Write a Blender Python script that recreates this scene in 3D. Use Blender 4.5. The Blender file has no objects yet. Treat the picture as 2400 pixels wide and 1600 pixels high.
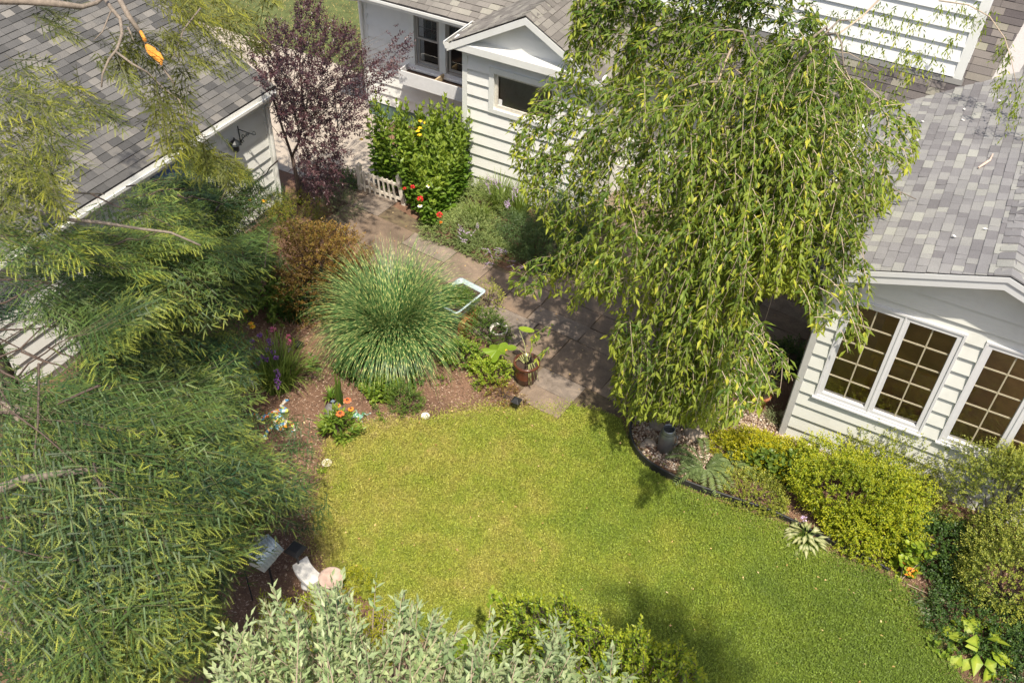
import bpy, math, random
import numpy as np
from math import radians, sin, cos, pi
random.seed(7); rng = np.random.default_rng(11)
S = bpy.context.scene
# ------------------------------------------------------------------ camera
FPX = 2212.4; CH = 10.0
_P, _R, _Y = radians(42.213), radians(2.697), radians(26.658)
_F = np.array([0, cos(_P), -sin(_P)]); _r0 = np.array([1., 0, 0]); _u0 = np.cross(_r0, _F)
_Rt = cos(_R)*_r0 + sin(_R)*_u0; _Up = -sin(_R)*_r0 + cos(_R)*_u0
_rz = np.array([[cos(_Y), -sin(_Y), 0], [sin(_Y), cos(_Y), 0], [0, 0, 1]])
CR, CU, CF = _rz@_Rt, _rz@_Up, _rz@_F
cam = bpy.data.cameras.new('Camera'); camo = bpy.data.objects.new('Camera', cam)
S.collection.objects.link(camo)
cam.sensor_width = 36; cam.lens = FPX/2400*36; cam.clip_start = .1; cam.clip_end = 500
from mathutils import Matrix, Vector
camo.matrix_world = Matrix([[CR[0], CU[0], -CF[0], 0], [CR[1], CU[1], -CF[1], 0], [CR[2], CU[2], -CF[2], CH], [0, 0, 0, 1]])
S.camera = camo
# ------------------------------------------------------------------ world and sun
SUN = Vector((.30, -.40, 1)).normalized()
w = bpy.data.worlds.new('World'); S.world = w; w.use_nodes = True
nt = w.node_tree; bg = nt.nodes['Background']; sky = nt.nodes.new('ShaderNodeTexSky')
sky.sky_type = 'NISHITA'; sky.sun_disc = False
sky.sun_elevation = math.asin(SUN.z); sky.sun_rotation = math.atan2(SUN.x, SUN.y)
sky.dust_density = 3.0; sky.air_density = 1.0
nt.links.new(sky.outputs[0], bg.inputs[0]); bg.inputs[1].default_value = .14
sl = bpy.data.lights.new('Sun', 'SUN'); so = bpy.data.objects.new('Sun', sl); S.collection.objects.link(so)
sl.energy = 5.0; sl.angle = radians(1.0); sl.color = (1, .92, .79)
so.rotation_euler = (-SUN).to_track_quat('-Z', 'Y').to_euler(); so.location = (0, 0, 30)
S.view_settings.view_transform = 'Standard'; S.view_settings.look = 'None'
S.view_settings.exposure = .34; S.view_settings.gamma = 1
S.render.engine = 'CYCLES'
# ------------------------------------------------------------------ pixel of the photograph -> point in the world
def ray(x, y): return CF + CR*((x-1200)/FPX) - CU*((y-800)/FPX)
def at(x, y, z=0.):
    d = ray(x, y); t = (z-CH)/d[2]; return np.array([d[0]*t, d[1]*t, z])
def atY(x, y, Y):
    d = ray(x, y); t = Y/d[1]; return np.array([d[0]*t, Y, CH+d[2]*t])
def atX(x, y, X):
    d = ray(x, y); t = X/d[0]; return np.array([X, d[1]*t, CH+d[2]*t])
def proj(P):
    q = np.asarray(P, float) - [0, 0, CH]; wv = q@CF
    return np.stack([1200+FPX*(q@CR)/wv, 800-FPX*(q@CU)/wv], -1)
def inpoly(pts, poly):
    pts = np.asarray(pts, float); x, y = pts[..., 0], pts[..., 1]; c = np.zeros(x.shape, bool); n = len(poly)
    for i in range(n):
        x1, y1 = poly[i]; x2, y2 = poly[(i+1) % n]
        if y1 == y2: continue
        m = ((y1 > y) != (y2 > y)) & (x < (x2-x1)*(y-y1)/(y2-y1)+x1); c ^= m
    return c
Z = np.array([0, 0, 1.])
def nrm(v): v = np.asarray(v, float); return v/np.maximum(np.linalg.norm(v, axis=-1, keepdims=True), 1e-9)
# ------------------------------------------------------------------ objects
C = S.collection
LOC = {}
def root_loc(o):
    while o.parent: o = o.parent
    return np.array(LOC.get(o.name, (0, 0, 0)), float)
def tag(o, label=None, cat=None, group=None, kind=None):
    if label: o['label'] = label
    if cat: o['category'] = cat
    if group: o['group'] = group
    if kind: o['kind'] = kind
    return o
def thing(name, label, cat, loc=(0, 0, 0), group=None):
    o = bpy.data.objects.new(name, None); C.objects.link(o); o.empty_display_size = .1
    o.location = [float(a) for a in loc]; LOC[o.name] = tuple(float(a) for a in loc)
    return tag(o, label, cat, group)
def npmesh(name, V, F, mat, parent=None, smooth=False, attr=None, nm=None):
    V = np.asarray(V, np.float32).reshape(-1, 3)
    if parent is not None: V = V - root_loc(parent).astype(np.float32)
    me = bpy.data.meshes.new(name)
    if isinstance(F, np.ndarray):
        k = F.shape[1]; nf = len(F); flat = F.astype(np.int32).ravel(); st = np.arange(nf, dtype=np.int32)*k
    else:
        ln = np.array([len(f) for f in F], np.int32); nf = len(F)
        flat = np.fromiter((i for f in F for i in f), np.int32); st = np.concatenate([[0], np.cumsum(ln)[:-1]]).astype(np.int32)
    me.vertices.add(len(V)); me.vertices.foreach_set('co', V.ravel())
    me.loops.add(len(flat)); me.loops.foreach_set('vertex_index', flat)
    me.polygons.add(nf); me.polygons.foreach_set('loop_start', st)
    me.update(calc_edges=True); me.validate()
    if attr:
        for k_, a in attr.items():
            at_ = me.attributes.new(k_, 'FLOAT', 'POINT'); at_.data.foreach_set('value', np.asarray(a, np.float32).ravel())
    me.polygons.foreach_set('use_smooth', np.full(len(me.polygons), bool(smooth)))
    if mat: me.materials.append(mat)
    o = bpy.data.objects.new(name, me); C.objects.link(o)
    if parent is not None: o.parent = parent
    return o
def copy_tree(o, parent=None):
    c = o.copy(); C.objects.link(c); c.parent = parent
    for ch in [k for k in o.children]: copy_tree(ch, c)
    return c
class MB:
    def __init__(s): s.v = []; s.f = []
    def add(s, vs, fs):
        n = len(s.v); s.v += [tuple(map(float, a)) for a in vs]; s.f += [tuple(i+n for i in f) for f in fs]; return s
    def box(s, a, b):
        (x0, y0, z0), (x1, y1, z1) = a, b
        return s.hexa([(x0, y0, z0), (x1, y0, z0), (x1, y1, z0), (x0, y1, z0)], [(x0, y0, z1), (x1, y0, z1), (x1, y1, z1), (x0, y1, z1)])
    def hexa(s, lo, hi):
        n = len(lo); return s.add(list(lo)+list(hi), [tuple(range(n))[::-1], tuple(range(n, 2*n))]+[(i, (i+1) % n, n+(i+1) % n, n+i) for i in range(n)])
    def prism(s, poly, d):   # planar polygon extruded by the vector d
        poly = [np.array(p, float) for p in poly]; return s.hexa(poly, [p+np.array(d, float) for p in poly])
    def tube(s, pts, r, n=8, caps=True):
        pts = np.array(pts, float); r = np.broadcast_to(np.array(r, float), (len(pts),))
        T = np.gradient(pts, axis=0); T = nrm(T); ref = np.array([0, 0, 1.]) if abs(T[0][2]) < .9 else np.array([1., 0, 0])
        A = nrm(np.cross(T, ref)); B = np.cross(T, A); vs = []
        for i in range(len(pts)):
            for k in range(n):
                a = 2*pi*k/n; vs.append(pts[i]+r[i]*(cos(a)*A[i]+sin(a)*B[i]))
        fs = [(i*n+k, i*n+(k+1) % n, (i+1)*n+(k+1) % n, (i+1)*n+k) for i in range(len(pts)-1) for k in range(n)]
        if caps: fs += [tuple(range(n))[::-1], tuple(range((len(pts)-1)*n, len(pts)*n))]
        return s.add(vs, fs)
    def lathe(s, c, prof, n=28, sx=1, sy=1):
        vs = [(c[0]+r*cos(2*pi*k/n)*sx, c[1]+r*sin(2*pi*k/n)*sy, c[2]+z) for r, z in prof for k in range(n)]
        m = len(prof); fs = [(i*n+k, i*n+(k+1) % n, (i+1)*n+(k+1) % n, (i+1)*n+k) for i in range(m-1) for k in range(n)]
        fs += [tuple(range(n))[::-1], tuple(range((m-1)*n, m*n))]
        return s.add(vs, fs)
    def ball(s, c, r, n=12, m=8, sc=(1, 1, 1), jit=0, rs=None):
        vs = []; rr = np.random.default_rng(rs or 0)
        for i in range(m+1):
            for k in range(n):
                th = pi*i/m; ph = 2*pi*k/n; q = 1+jit*rr.normal() if 0 < i < m else 1
                vs.append((c[0]+r*sc[0]*q*sin(th)*cos(ph), c[1]+r*sc[1]*q*sin(th)*sin(ph), c[2]+r*sc[2]*q*cos(th)))
        fs = [(i*n+k, (i+1)*n+k, (i+1)*n+(k+1) % n, i*n+(k+1) % n) for i in range(m) for k in range(n)]
        return s.add(vs, fs)
    def build(s, name, mat, parent=None, smooth=False, bevel=0):
        o = npmesh(name, s.v, s.f, mat, parent, smooth)
        if smooth:
            for p in o.data.polygons: pass
        if bevel:
            b = o.modifiers.new('bevel', 'BEVEL'); b.width = bevel; b.segments = 2; b.limit_method = 'ANGLE'
        return o
# ------------------------------------------------------------------ materials
def srgb(r, g, b):
    f = lambda c: (c/255/12.92) if c/255 <= .04045 else ((c/255+.055)/1.055)**2.4
    return (f(r), f(g), f(b), 1)
def newmat(name):
    m = bpy.data.materials.new(name); m.use_nodes = True; n = m.node_tree; return m, n, n.nodes['Principled BSDF'], n.nodes['Material Output']
def ramp(n, stops):
    r = n.nodes.new('ShaderNodeValToRGB'); e = r.color_ramp.elements
    while len(e) < len(stops): e.new(.5)
    for q, (p, c) in zip(e, stops): q.position = p; q.color = c if len(c) == 4 else (*c, 1)
    return r
def mix(n, fac, a, b, mode='MIX'):
    m = n.nodes.new('ShaderNodeMix'); m.data_type = 'RGBA'; m.blend_type = mode
    for s_, v in ((0, fac), (6, a), (7, b)):
        if isinstance(v, bpy.types.NodeSocket): n.links.new(v, m.inputs[s_])
        elif v is not None: m.inputs[s_].default_value = v if s_ == 0 else ((*v, 1) if len(v) == 3 else v)
    return m.outputs[2]
def math_(n, op, a, b=None, c=None):
    m = n.nodes.new('ShaderNodeMath'); m.operation = op
    for i, v in enumerate((a, b, c)):
        if v is None: continue
        if isinstance(v, bpy.types.NodeSocket): n.links.new(v, m.inputs[i])
        else: m.inputs[i].default_value = v
    return m.outputs[0]
def noise(n, scale, detail=4, rough=.6, vec=None, dist=0):
    t = n.nodes.new('ShaderNodeTexNoise'); t.inputs['Scale'].default_value = scale; t.inputs['Detail'].default_value = detail
    t.inputs['Roughness'].default_value = rough; t.inputs['Distortion'].default_value = dist
    if vec is None: vec = pos(n)
    n.links.new(vec, t.inputs['Vector']); return t.outputs['Fac']
def pos(n): return n.nodes.new('ShaderNodeNewGeometry').outputs['Position']
def rnd(n): return n.nodes.new('ShaderNodeNewGeometry').outputs['Random Per Island']
def attrib(n, name):
    a = n.nodes.new('ShaderNodeAttribute'); a.attribute_name = name; return a.outputs['Fac']
def bump(n, b, h, strength=.5, dist=.01):
    k = n.nodes.new('ShaderNodeBump'); k.inputs['Strength'].default_value = strength; k.inputs['Distance'].default_value = dist
    n.links.new(h, k.inputs['Height']); n.links.new(k.outputs[0], b.inputs['Normal'])
def plain(name, col, rough=.5, metal=0, nz=.12, scale=8, dirt=None, bmp=0, bscale=60, spec=.5):
    m, n, b, o = newmat(name)
    c = np.array(col[:3]); f = noise(n, scale, 5, .65)
    r = ramp(n, [(.25, tuple(c*(1-nz))), (.75, tuple(np.minimum(c*(1+nz), 1)))]); n.links.new(f, r.inputs[0]); out = r.outputs[0]
    if dirt:
        f2 = noise(n, 2.3, 6, .7, dist=.6); r2 = ramp(n, [(.52, (0, 0, 0)), (.8, (1, 1, 1))]); n.links.new(f2, r2.inputs[0])
        out = mix(n, math_(n, 'MULTIPLY', r2.outputs[0], .5), out, dirt)
    n.links.new(out, b.inputs['Base Color'])
    b.inputs['Roughness'].default_value = rough; b.inputs['Metallic'].default_value = metal; b.inputs['Specular IOR Level'].default_value = spec
    if bmp: bump(n, b, noise(n, bscale, 6, .7), bmp, .006)
    return m
def leafmat(name, c1, c2, ctip=None, trans=.35, rough=.42, spots=None, spec=.4, big=1.2):
    m, n, b, o = newmat(name)
    r = ramp(n, [(0, c1[:3]), (.55, tuple((np.array(c1[:3])+np.array(c2[:3]))/2)), (1, c2[:3])]); n.links.new(rnd(n), r.inputs[0]); col = r.outputs[0]
    if spots: # a few leaves of another colour
        r2 = ramp(n, [(.0, (0, 0, 0)), (1-spots[1]-.001, (0, 0, 0)), (1-spots[1], (1, 1, 1))]); r2.color_ramp.interpolation = 'CONSTANT'
        q = n.nodes.new('ShaderNodeMath'); q.operation = 'FRACT'; n.links.new(math_(n, 'MULTIPLY', rnd(n), 37.7), q.inputs[0])
        n.links.new(q.outputs[0], r2.inputs[0]); col = mix(n, r2.outputs[0], col, spots[0][:3])
    if ctip is not None: col = mix(n, attrib(n, 'tint'), col, ctip[:3])
    f = noise(n, big, 3, .5); rr = ramp(n, [(.3, (.72, .76, .8)), (.7, (1.18, 1.14, 1.05))]); n.links.new(f, rr.inputs[0])
    col = mix(n, 1.0, col, rr.outputs[0], 'MULTIPLY')
    n.links.new(col, b.inputs['Base Color']); b.inputs['Roughness'].default_value = rough; b.inputs['Specular IOR Level'].default_value = spec
    t = n.nodes.new('ShaderNodeBsdfTranslucent'); tc = mix(n, 1.0, col, (1.25, 1.2, .55), 'MULTIPLY'); n.links.new(tc, t.inputs[0])
    ms = n.nodes.new('ShaderNodeMixShader'); ms.inputs[0].default_value = trans
    n.links.new(b.outputs[0], ms.inputs[1]); n.links.new(t.outputs[0], ms.inputs[2]); n.links.new(ms.outputs[0], o.inputs[0])
    return m
WHITE = plain('white_siding', (.72, .72, .69), .55, nz=.04, scale=3, dirt=(.60, .585, .53), bmp=.25, bscale=40)
WHITE2 = plain('sunroom_siding', (.63, .635, .59), .55, nz=.04, scale=3, dirt=(.52, .51, .45), bmp=.25, bscale=40)
TRIM = plain('white_trim', (.72, .73, .70), .45, nz=.04, scale=5, dirt=(.55, .53, .46))
TRIM2 = plain('grey_white_trim', (.60, .61, .61), .45, nz=.04, scale=5)
GUT = plain('gutter_metal', (.72, .72, .68), .4, nz=.05, scale=6, dirt=(.45, .40, .33))
DARK = plain('black_iron', (.018, .022, .024), .45, nz=.2)
BLACKP = plain('black_plastic', (.02, .02, .021), .5, nz=.3, dirt=(.06, .05, .04))
BLUE = plain('blue_paint', (.09, .17, .40), .45, nz=.08)
DBLUE = plain('dark_blue_paint', (.05, .09, .24), .45, nz=.08)
SOIL = plain('potting_soil', (.05, .032, .022), .95, nz=.5, scale=40, bmp=1, bscale=50)
BARK = plain('grey_bark', (.22, .18, .14), .9, nz=.35, scale=25, bmp=1, bscale=40)
BARKL = plain('light_twig', (.42, .33, .24), .8, nz=.3, scale=18)
BARKD = plain('dark_bark', (.10, .07, .055), .9, nz=.35, scale=25, bmp=1, bscale=40)
TERRA = plain('terracotta', (.34, .13, .06), .8, nz=.2, scale=12)
ORANGEW = plain('torn_wood', (.75, .30, .04), .8, nz=.35, scale=30)
STONE = plain('field_stone', (.34, .28, .22), .9, nz=.3, scale=10, bmp=.8, bscale=25)
CONC = plain('white_concrete', (.66, .64, .60), .85, nz=.1, scale=20, bmp=.4, bscale=50)
PINKC = plain('pink_concrete', (.52, .38, .31), .85, nz=.2, scale=14, bmp=.4, bscale=50)
def shinglemat(name, stops):
    m, n, b, o = newmat(name); r = ramp(n, stops); n.links.new(rnd(n), r.inputs[0])
    g = noise(n, 160, 3, .8); g2 = ramp(n, [(.3, (.62, .62, .62)), (.7, (1.3, 1.3, 1.3))]); n.links.new(g, g2.inputs[0])
    c = mix(n, 1.0, r.outputs[0], g2.outputs[0], 'MULTIPLY')
    st = noise(n, .7, 4, .6, dist=.5); s2 = ramp(n, [(.35, (.85, .84, .82)), (.7, (1.1, 1.08, 1.05))]); n.links.new(st, s2.inputs[0])
    c = mix(n, 1.0, c, s2.outputs[0], 'MULTIPLY'); n.links.new(c, b.inputs['Base Color'])
    b.inputs['Roughness'].default_value = .92; b.inputs['Specular IOR Level'].default_value = .2; bump(n, b, g, .6, .004); return m
SH_G = shinglemat('shingle_garage', [(0, (.072, .072, .072)), (.3, (.105, .104, .103)), (.6, (.135, .133, .13)), (.85, (.165, .158, .148)), (1, (.21, .20, .185))])
SH_C = shinglemat('shingle_cottage', [(0, (.15, .14, .128)), (.3, (.185, .172, .158)), (.6, (.22, .206, .188)), (.85, (.25, .236, .212)), (1, (.29, .282, .24))])
SH_R = shinglemat('shingle_sunroom', [(0, (.17, .165, .175)), (.3, (.215, .212, .222)), (.6, (.25, .248, .255)), (.85, (.28, .28, .275)), (1, (.34, .345, .32))])
SH_M = shinglemat('shingle_main', [(0, (.07, .062, .066)), (.35, (.105, .095, .095)), (.65, (.15, .137, .13)), (.85, (.17, .155, .14)), (1, (.23, .23, .18))])
UNDER = plain('roof_underlay', (.05, .045, .045), .95)
def glassmat(name, tint=(.88, .88, .84)):
    m, n, b, o = newmat(name); n.nodes.remove(b)
    g = n.nodes.new('ShaderNodeBsdfGlossy'); g.inputs['Roughness'].default_value = .03; g.inputs[0].default_value = (.34, .33, .30, 1)
    t = n.nodes.new('ShaderNodeBsdfTransparent'); t.inputs[0].default_value = (*tint, 1)
    fr = n.nodes.new('ShaderNodeFresnel'); fr.inputs[0].default_value = 1.5
    ms = n.nodes.new('ShaderNodeMixShader'); n.links.new(fr.outputs[0], ms.inputs[0]); n.links.new(t.outputs[0], ms.inputs[1]); n.links.new(g.outputs[0], ms.inputs[2])
    n.links.new(ms.outputs[0], o.inputs[0]); return m
GLASS = glassmat('window_glass')
# ------------------------------------------------------------------ foliage generators
def leaves(P, D, N, L, W, fold=.18, curl=.12):
    """pointed folded leaves; returns V,F,t (t = 0 base .. 1 tip)"""
    P = np.asarray(P, float); D = nrm(D); A = nrm(np.cross(D, N)); Nn = np.cross(A, D)
    L = np.broadcast_to(L, (len(P),))[:, None]; W = np.broadcast_to(W, (len(P),))[:, None]
    b = P; m = P+D*L*.45-Nn*W*fold; l = P+D*L*.42+A*W*.5; r = P+D*L*.42-A*W*.5; t = P+D*L-Nn*L*curl
    V = np.stack([b, l, m, r, t], 1).reshape(-1, 3); n = len(P); i = (np.arange(n)*5)[:, None]
    F = np.concatenate([i+[0, 2, 1], i+[0, 3, 2], i+[1, 2, 4], i+[2, 3, 4]])
    return V, F
def leaves2(P, D, N, L, W):
    P = np.asarray(P, float); D = nrm(D); A = nrm(np.cross(D, N))
    L = np.broadcast_to(L, (len(P),))[:, None]; W = np.broadcast_to(W, (len(P),))[:, None]
    V = np.stack([P, P+D*L*.5+A*W*.5, P+D*L, P+D*L*.5-A*W*.5], 1).reshape(-1, 3); i = (np.arange(len(P))*4)[:, None]
    return V, i+[0, 1, 2, 3]
def oval(P, D, N, L, W, k=8):   # rounded leaf, k-gon fan as one polygon, slightly cupped
    P = np.asarray(P, float); D = nrm(D); A = nrm(np.cross(D, N)); Nn = np.cross(A, D)
    L = np.broadcast_to(L, (len(P),))[:, None]; W = np.broadcast_to(W, (len(P),))[:, None]
    vs = [P+D*L*.5-Nn*W*.12]
    for j in range(k):
        a = 2*pi*j/k; vs.append(P+D*L*(.5-.5*cos(a))+A*W*.5*sin(a))
    V = np.stack(vs, 1).reshape(-1, 3); i = (np.arange(len(P))*(k+1))[:, None]
    F = np.concatenate([i+[0, 1+j, 1+(j+1) % k] for j in range(k)]); return V, F
def rdir(n, up=0.): d = rng.normal(size=(n, 3)); d[:, 2] += up; return nrm(d)
def shoots(P, D, S_, k, L, W, ang=50, droop=.1, kind='fold', planar=False, t0=.1, nj=.35, taper=.3):
    """k leaves along every shoot; P,D (n,3), S_ length"""
    P = np.asarray(P, float); D = nrm(D); n = len(P); S_ = np.broadcast_to(S_, (n,)).astype(float)
    ref = np.where(np.abs(D[:, 2:3]) > .9, [[1., 0, 0]], [[0, 0, 1.]]); A = nrm(np.cross(D, ref)); B = np.cross(D, A)
    t = (t0+(1-t0)*(np.arange(k)+.5)/k)[None, :]+rng.normal(size=(n, k))*.01
    base = P[:, None]+D[:, None]*(S_[:, None]*t)[..., None]; base[..., 2] -= droop*S_[:, None]*t**2
    ph0 = rng.uniform(0, 2*pi, (n, 1)); ph = ph0+np.arange(k)[None]*(pi if planar else 2.4)+rng.normal(size=(n, k))*.3
    if planar: ph = np.where(np.arange(k)[None] % 2 == 0, 0, pi)+rng.normal(size=(n, k))*.25
    a = radians(ang)*(1-.55*t*(t > .8))+rng.normal(size=(n, k))*.18
    side = A[:, None]*np.cos(ph)[..., None]+B[:, None]*np.sin(ph)[..., None]
    d = D[:, None]*np.cos(a)[..., None]+side*np.sin(a)[..., None]; d[..., 2] -= droop*.8
    N = Z+rng.normal(size=(n, k, 3))*nj
    ls = L*(1-taper*t)*rng.uniform(.75, 1.2, (n, k)); ws = W*(1-taper*t)*rng.uniform(.8, 1.15, (n, k))
    fn = {'fold': leaves, 'flat': leaves2, 'oval': oval}[kind]
    V, F = fn(base.reshape(-1, 3), d.reshape(-1, 3), N.reshape(-1, 3), ls.ravel(), ws.ravel())
    per = len(V)//(n*k); return V, F, np.repeat(np.broadcast_to(t, (n, k)).ravel(), per)
def stems(P, Q, r, bend=0., seg=3):
    """thin three-sided twigs from P to Q (n,3)"""
    P = np.asarray(P, float); Q = np.asarray(Q, float); n = len(P); r = np.broadcast_to(r, (n,))
    D = nrm(Q-P); ref = np.where(np.abs(D[:, 2:3]) > .9, [[1., 0, 0]], [[0, 0, 1.]]); A = nrm(np.cross(D, ref)); B = np.cross(D, A)
    vs = []
    for s in range(seg+1):
        t = s/seg; c = P*(1-t)+Q*t; c = c+Z*(bend*4*t*(1-t))*np.linalg.norm(Q-P, axis=1)[:, None]
        rr = (r*(1-.6*t))[:, None]
        for k in range(3): a = 2*pi*k/3; vs.append(c+rr*(cos(a)*A+sin(a)*B))
    V = np.stack(vs, 1).reshape(-1, 3); i = (np.arange(n)*3*(seg+1))[:, None]; F = []
    for s in range(seg):
        for k in range(3): F.append(i+[s*3+k, s*3+(k+1) % 3, (s+1)*3+(k+1) % 3, (s+1)*3+k])
    return V, np.concatenate(F)
def lumps(D, seed, amp=.3, k=10, sharp=6):
    r = np.random.default_rng(seed); c = nrm(r.normal(size=(k, 3))+[0, 0, .3]); d = D@c.T
    return 1-amp+amp*1.25*np.exp(-sharp*(1-d)).max(1)
def dome(c, rad, n, seed, inner=.45, amp=.3, low=-.15, k=10, sharp=6):
    """points and outward directions in a lumpy dome standing on c (x,y,z0) with radii rad"""
    D = nrm(rng.normal(size=(int(n*2.4), 3))); D = D[D[:, 2] > low][:n]; q = lumps(D, seed, amp, k, sharp)
    u = inner+(1-inner)*rng.uniform(0, 1, len(D))**.45
    P = np.array(c)+np.array([0, 0, rad[2]*.12])+D*np.array([rad[0], rad[1], rad[2]*.88])*(q*u)[:, None]
    P[:, 2] = np.maximum(P[:, 2], c[2]+.02); return P, D
def bush(name, label, cat, px, rad, n, k, S_, L, W, mat, stem=None, seed=1, up=.5, kind='fold', ang=50, droop=.15, inner=.45, amp=.3, group=None, low=-.1, loc=None, tintp=1.5, nstem=40, tall=0, extra=None, planar=False, keep=None):
    c = at(*px) if loc is None else np.array(loc, float)
    root = thing(name, label, cat, c, group)
    P, D = dome(c+Z*tall, rad, n, seed, inner, amp, low)
    DD = nrm(D+Z*up+rng.normal(size=D.shape)*.35)
    if keep is not None:
        m = inpoly(proj(P+DD*S_), keep); P, DD = P[m], DD[m]
    V, F, t = shoots(P-DD*S_*.4, DD, S_*rng.uniform(.7, 1.3, len(P)), k, L, W, ang, droop, kind, planar=planar)
    npmesh('foliage', V, F, mat, root, attr={'tint': t**tintp*.9})
    nstem = min(nstem, 24); i = rng.integers(0, len(P), nstem); b = c+np.c_[rng.normal(size=(nstem, 2))*.07*max(rad[0], .2), np.zeros(nstem)]
    V, F = stems(b, c+(P[i]-c)*.8, .003+.004*max(rad)); npmesh('stem', V, F, stem or BARKD, root)
    if extra: extra(root, c)
    return root
# ================================================================== GROUND
def ground_poly(px, z=0.): return [at(x, y, z)[:2] for x, y in px]
def sheet(name, poly, z, mat, kind='structure'):
    o = npmesh(name, [(p[0], p[1], z) for p in poly], [tuple(range(len(poly)))], mat); return tag(o, kind=kind)
m, n, b, o_ = newmat('mulch'); MULCH = m
v = n.nodes.new('ShaderNodeTexVoronoi'); v.inputs['Scale'].default_value = 60; n.links.new(pos(n), v.inputs['Vector'])
r1 = ramp(n, [(.15, (.10, .058, .038)), (.5, (.22, .13, .085)), (.85, (.38, .25, .17))]); n.links.new(noise(n, 45, 6, .8), r1.inputs[0])
r2 = ramp(n, [(.35, (.55, .5, .48)), (.65, (1.15, 1.1, 1.05))]); n.links.new(noise(n, 1.1, 4, .6), r2.inputs[0])
c_ = mix(n, 1.0, r1.outputs[0], r2.outputs[0], 'MULTIPLY'); n.links.new(c_, b.inputs['Base Color']); b.inputs['Roughness'].default_value = .95
bump(n, b, noise(n, 55, 6, .8), 1, .02)
G = 90
gx = np.linspace(-60, 60, 3)
o = npmesh('ground', [(-70, -40, 0), (70, -40, 0), (70, 100, 0), (-70, 100, 0)], [(0, 1, 2, 3)], MULCH); tag(o, kind='structure')
LAWNPX = [(775, 1020), (830, 1000), (905, 985), (1000, 985), (1060, 968), (1130, 952), (1200, 958), (1260, 952), (1330, 948), (1400, 962), (1455, 980), (1476, 1040), (1500, 1082), (1560, 1122), (1620, 1152), (1700, 1180), (1840, 1228), (1930, 1288), (2050, 1335), (2120, 1375), (2160, 1440), (2215, 1520), (2260, 1600), (2320, 1760), (1700, 2100), (1100, 1950), (1080, 1650), (1040, 1530), (960, 1480), (850, 1400), (775, 1350), (735, 1260), (738, 1180), (765, 1100), (760, 1060)]
LAWN = [p for p in ground_poly(LAWNPX)]
def lawncol(n):
    a = noise(n, .55, 4, .6, dist=.4); bb = noise(n, 2.6, 5, .65, dist=.5)
    f = math_(n, 'ADD', math_(n, 'MULTIPLY', a, .55), math_(n, 'MULTIPLY', bb, .45))
    sep = n.nodes.new('ShaderNodeSeparateXYZ'); n.links.new(pos(n), sep.inputs[0])
    dry = math_(n, 'MULTIPLY_ADD', sep.outputs[0], -.055, -.14)      # the west side of the lawn is drier
    f = math_(n, 'ADD', f, dry)
    r = ramp(n, [(.26, (.15, .22, .024)), (.42, (.22, .29, .030)), (.54, (.31, .35, .044)), (.66, (.40, .375, .075)), (.80, (.46, .37, .14))])
    n.links.new(f, r.inputs[0]); return r.outputs[0]
m, n, b, o_ = newmat('turf'); TURF = m
g1 = ramp(n, [(.3, (.35, .38, .35)), (.65, (1.0, 1.0, 1.0))]); n.links.new(noise(n, 38, 6, .8), g1.inputs[0])
n.links.new(mix(n, 1.0, lawncol(n), g1.outputs[0], 'MULTIPLY'), b.inputs['Base Color']); b.inputs['Roughness'].default_value = .9; bump(n, b, noise(n, 40, 6, .8), 1, .03)
sheet('lawn', LAWN, .006, TURF)
m, n, b, o_ = newmat('grass_blades'); GRASS = m
sc = n.nodes.new('ShaderNodeMapRange'); n.links.new(rnd(n), sc.inputs[0]); sc.inputs[3].default_value = .62; sc.inputs[4].default_value = 1.4
cc = n.nodes.new('ShaderNodeCombineColor'); [n.links.new(sc.outputs[0], cc.inputs[i]) for i in range(3)]
gc = mix(n, 1.0, lawncol(n), cc.outputs[0], 'MULTIPLY'); n.links.new(gc, b.inputs['Base Color']); b.inputs['Roughness'].default_value = .6
t_ = n.nodes.new('ShaderNodeBsdfTranslucent'); n.links.new(gc, t_.inputs[0]); ms = n.nodes.new('ShaderNodeMixShader'); ms.inputs[0].default_value = .3
n.links.new(b.outputs[0], ms.inputs[1]); n.links.new(t_.outputs[0], ms.inputs[2]); n.links.new(ms.outputs[0], o_.inputs[0])
def scatter(poly, n, edge=.0):
    poly = np.array(poly); lo, hi = poly.min(0), poly.max(0); P = rng.uniform(lo, hi, (int(n*((hi-lo).prod())/max(1e-6, abs(0.5*np.sum(poly[:, 0]*np.roll(poly[:, 1], -1)-np.roll(poly[:, 0], -1)*poly[:, 1])))), 2))
    Q = P+rng.normal(size=P.shape)*edge; return P[inpoly(Q, [tuple(p) for p in poly])]
P = scatter(LAWN, 230000, .07); P = np.c_[P, np.full(len(P), .004)]
pp = proj(P); P = P[(pp[:, 0] > -50) & (pp[:, 0] < 2450) & (pp[:, 1] < 1660)]
# thinner and taller in patches
f = np.sin(P[:, 0]*3.1+np.sin(P[:, 1]*2.3))*np.sin(P[:, 1]*2.7+np.sin(P[:, 0]*1.7)*1.5)
hgt = .035+.012*f+rng.uniform(0, .02, len(P))
ne = len(P); clover = rng.uniform(size=ne) < .45
a = rng.uniform(0, 2*pi, ne); D = nrm(np.c_[np.cos(a), np.sin(a), rng.uniform(.5, 2.2, ne)])
V1, F1 = leaves2(P[~clover], D[~clover], np.c_[-np.sin(a), np.cos(a), np.zeros(ne)][~clover]*.3+np.c_[np.cos(a), np.sin(a), np.zeros(ne)][~clover], hgt[~clover]*1.4, .009)
Pc = P[clover]; Pc[:, 2] += hgt[clover]*rng.uniform(.4, 1.0, len(Pc)); Dc = D[clover]; Dc[:, 2] *= .25
V2, F2 = leaves2(Pc, Dc, Z+rng.normal(size=Pc.shape)*.3, rng.uniform(.012, .026, len(Pc)), rng.uniform(.010, .019, len(Pc)))
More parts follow.
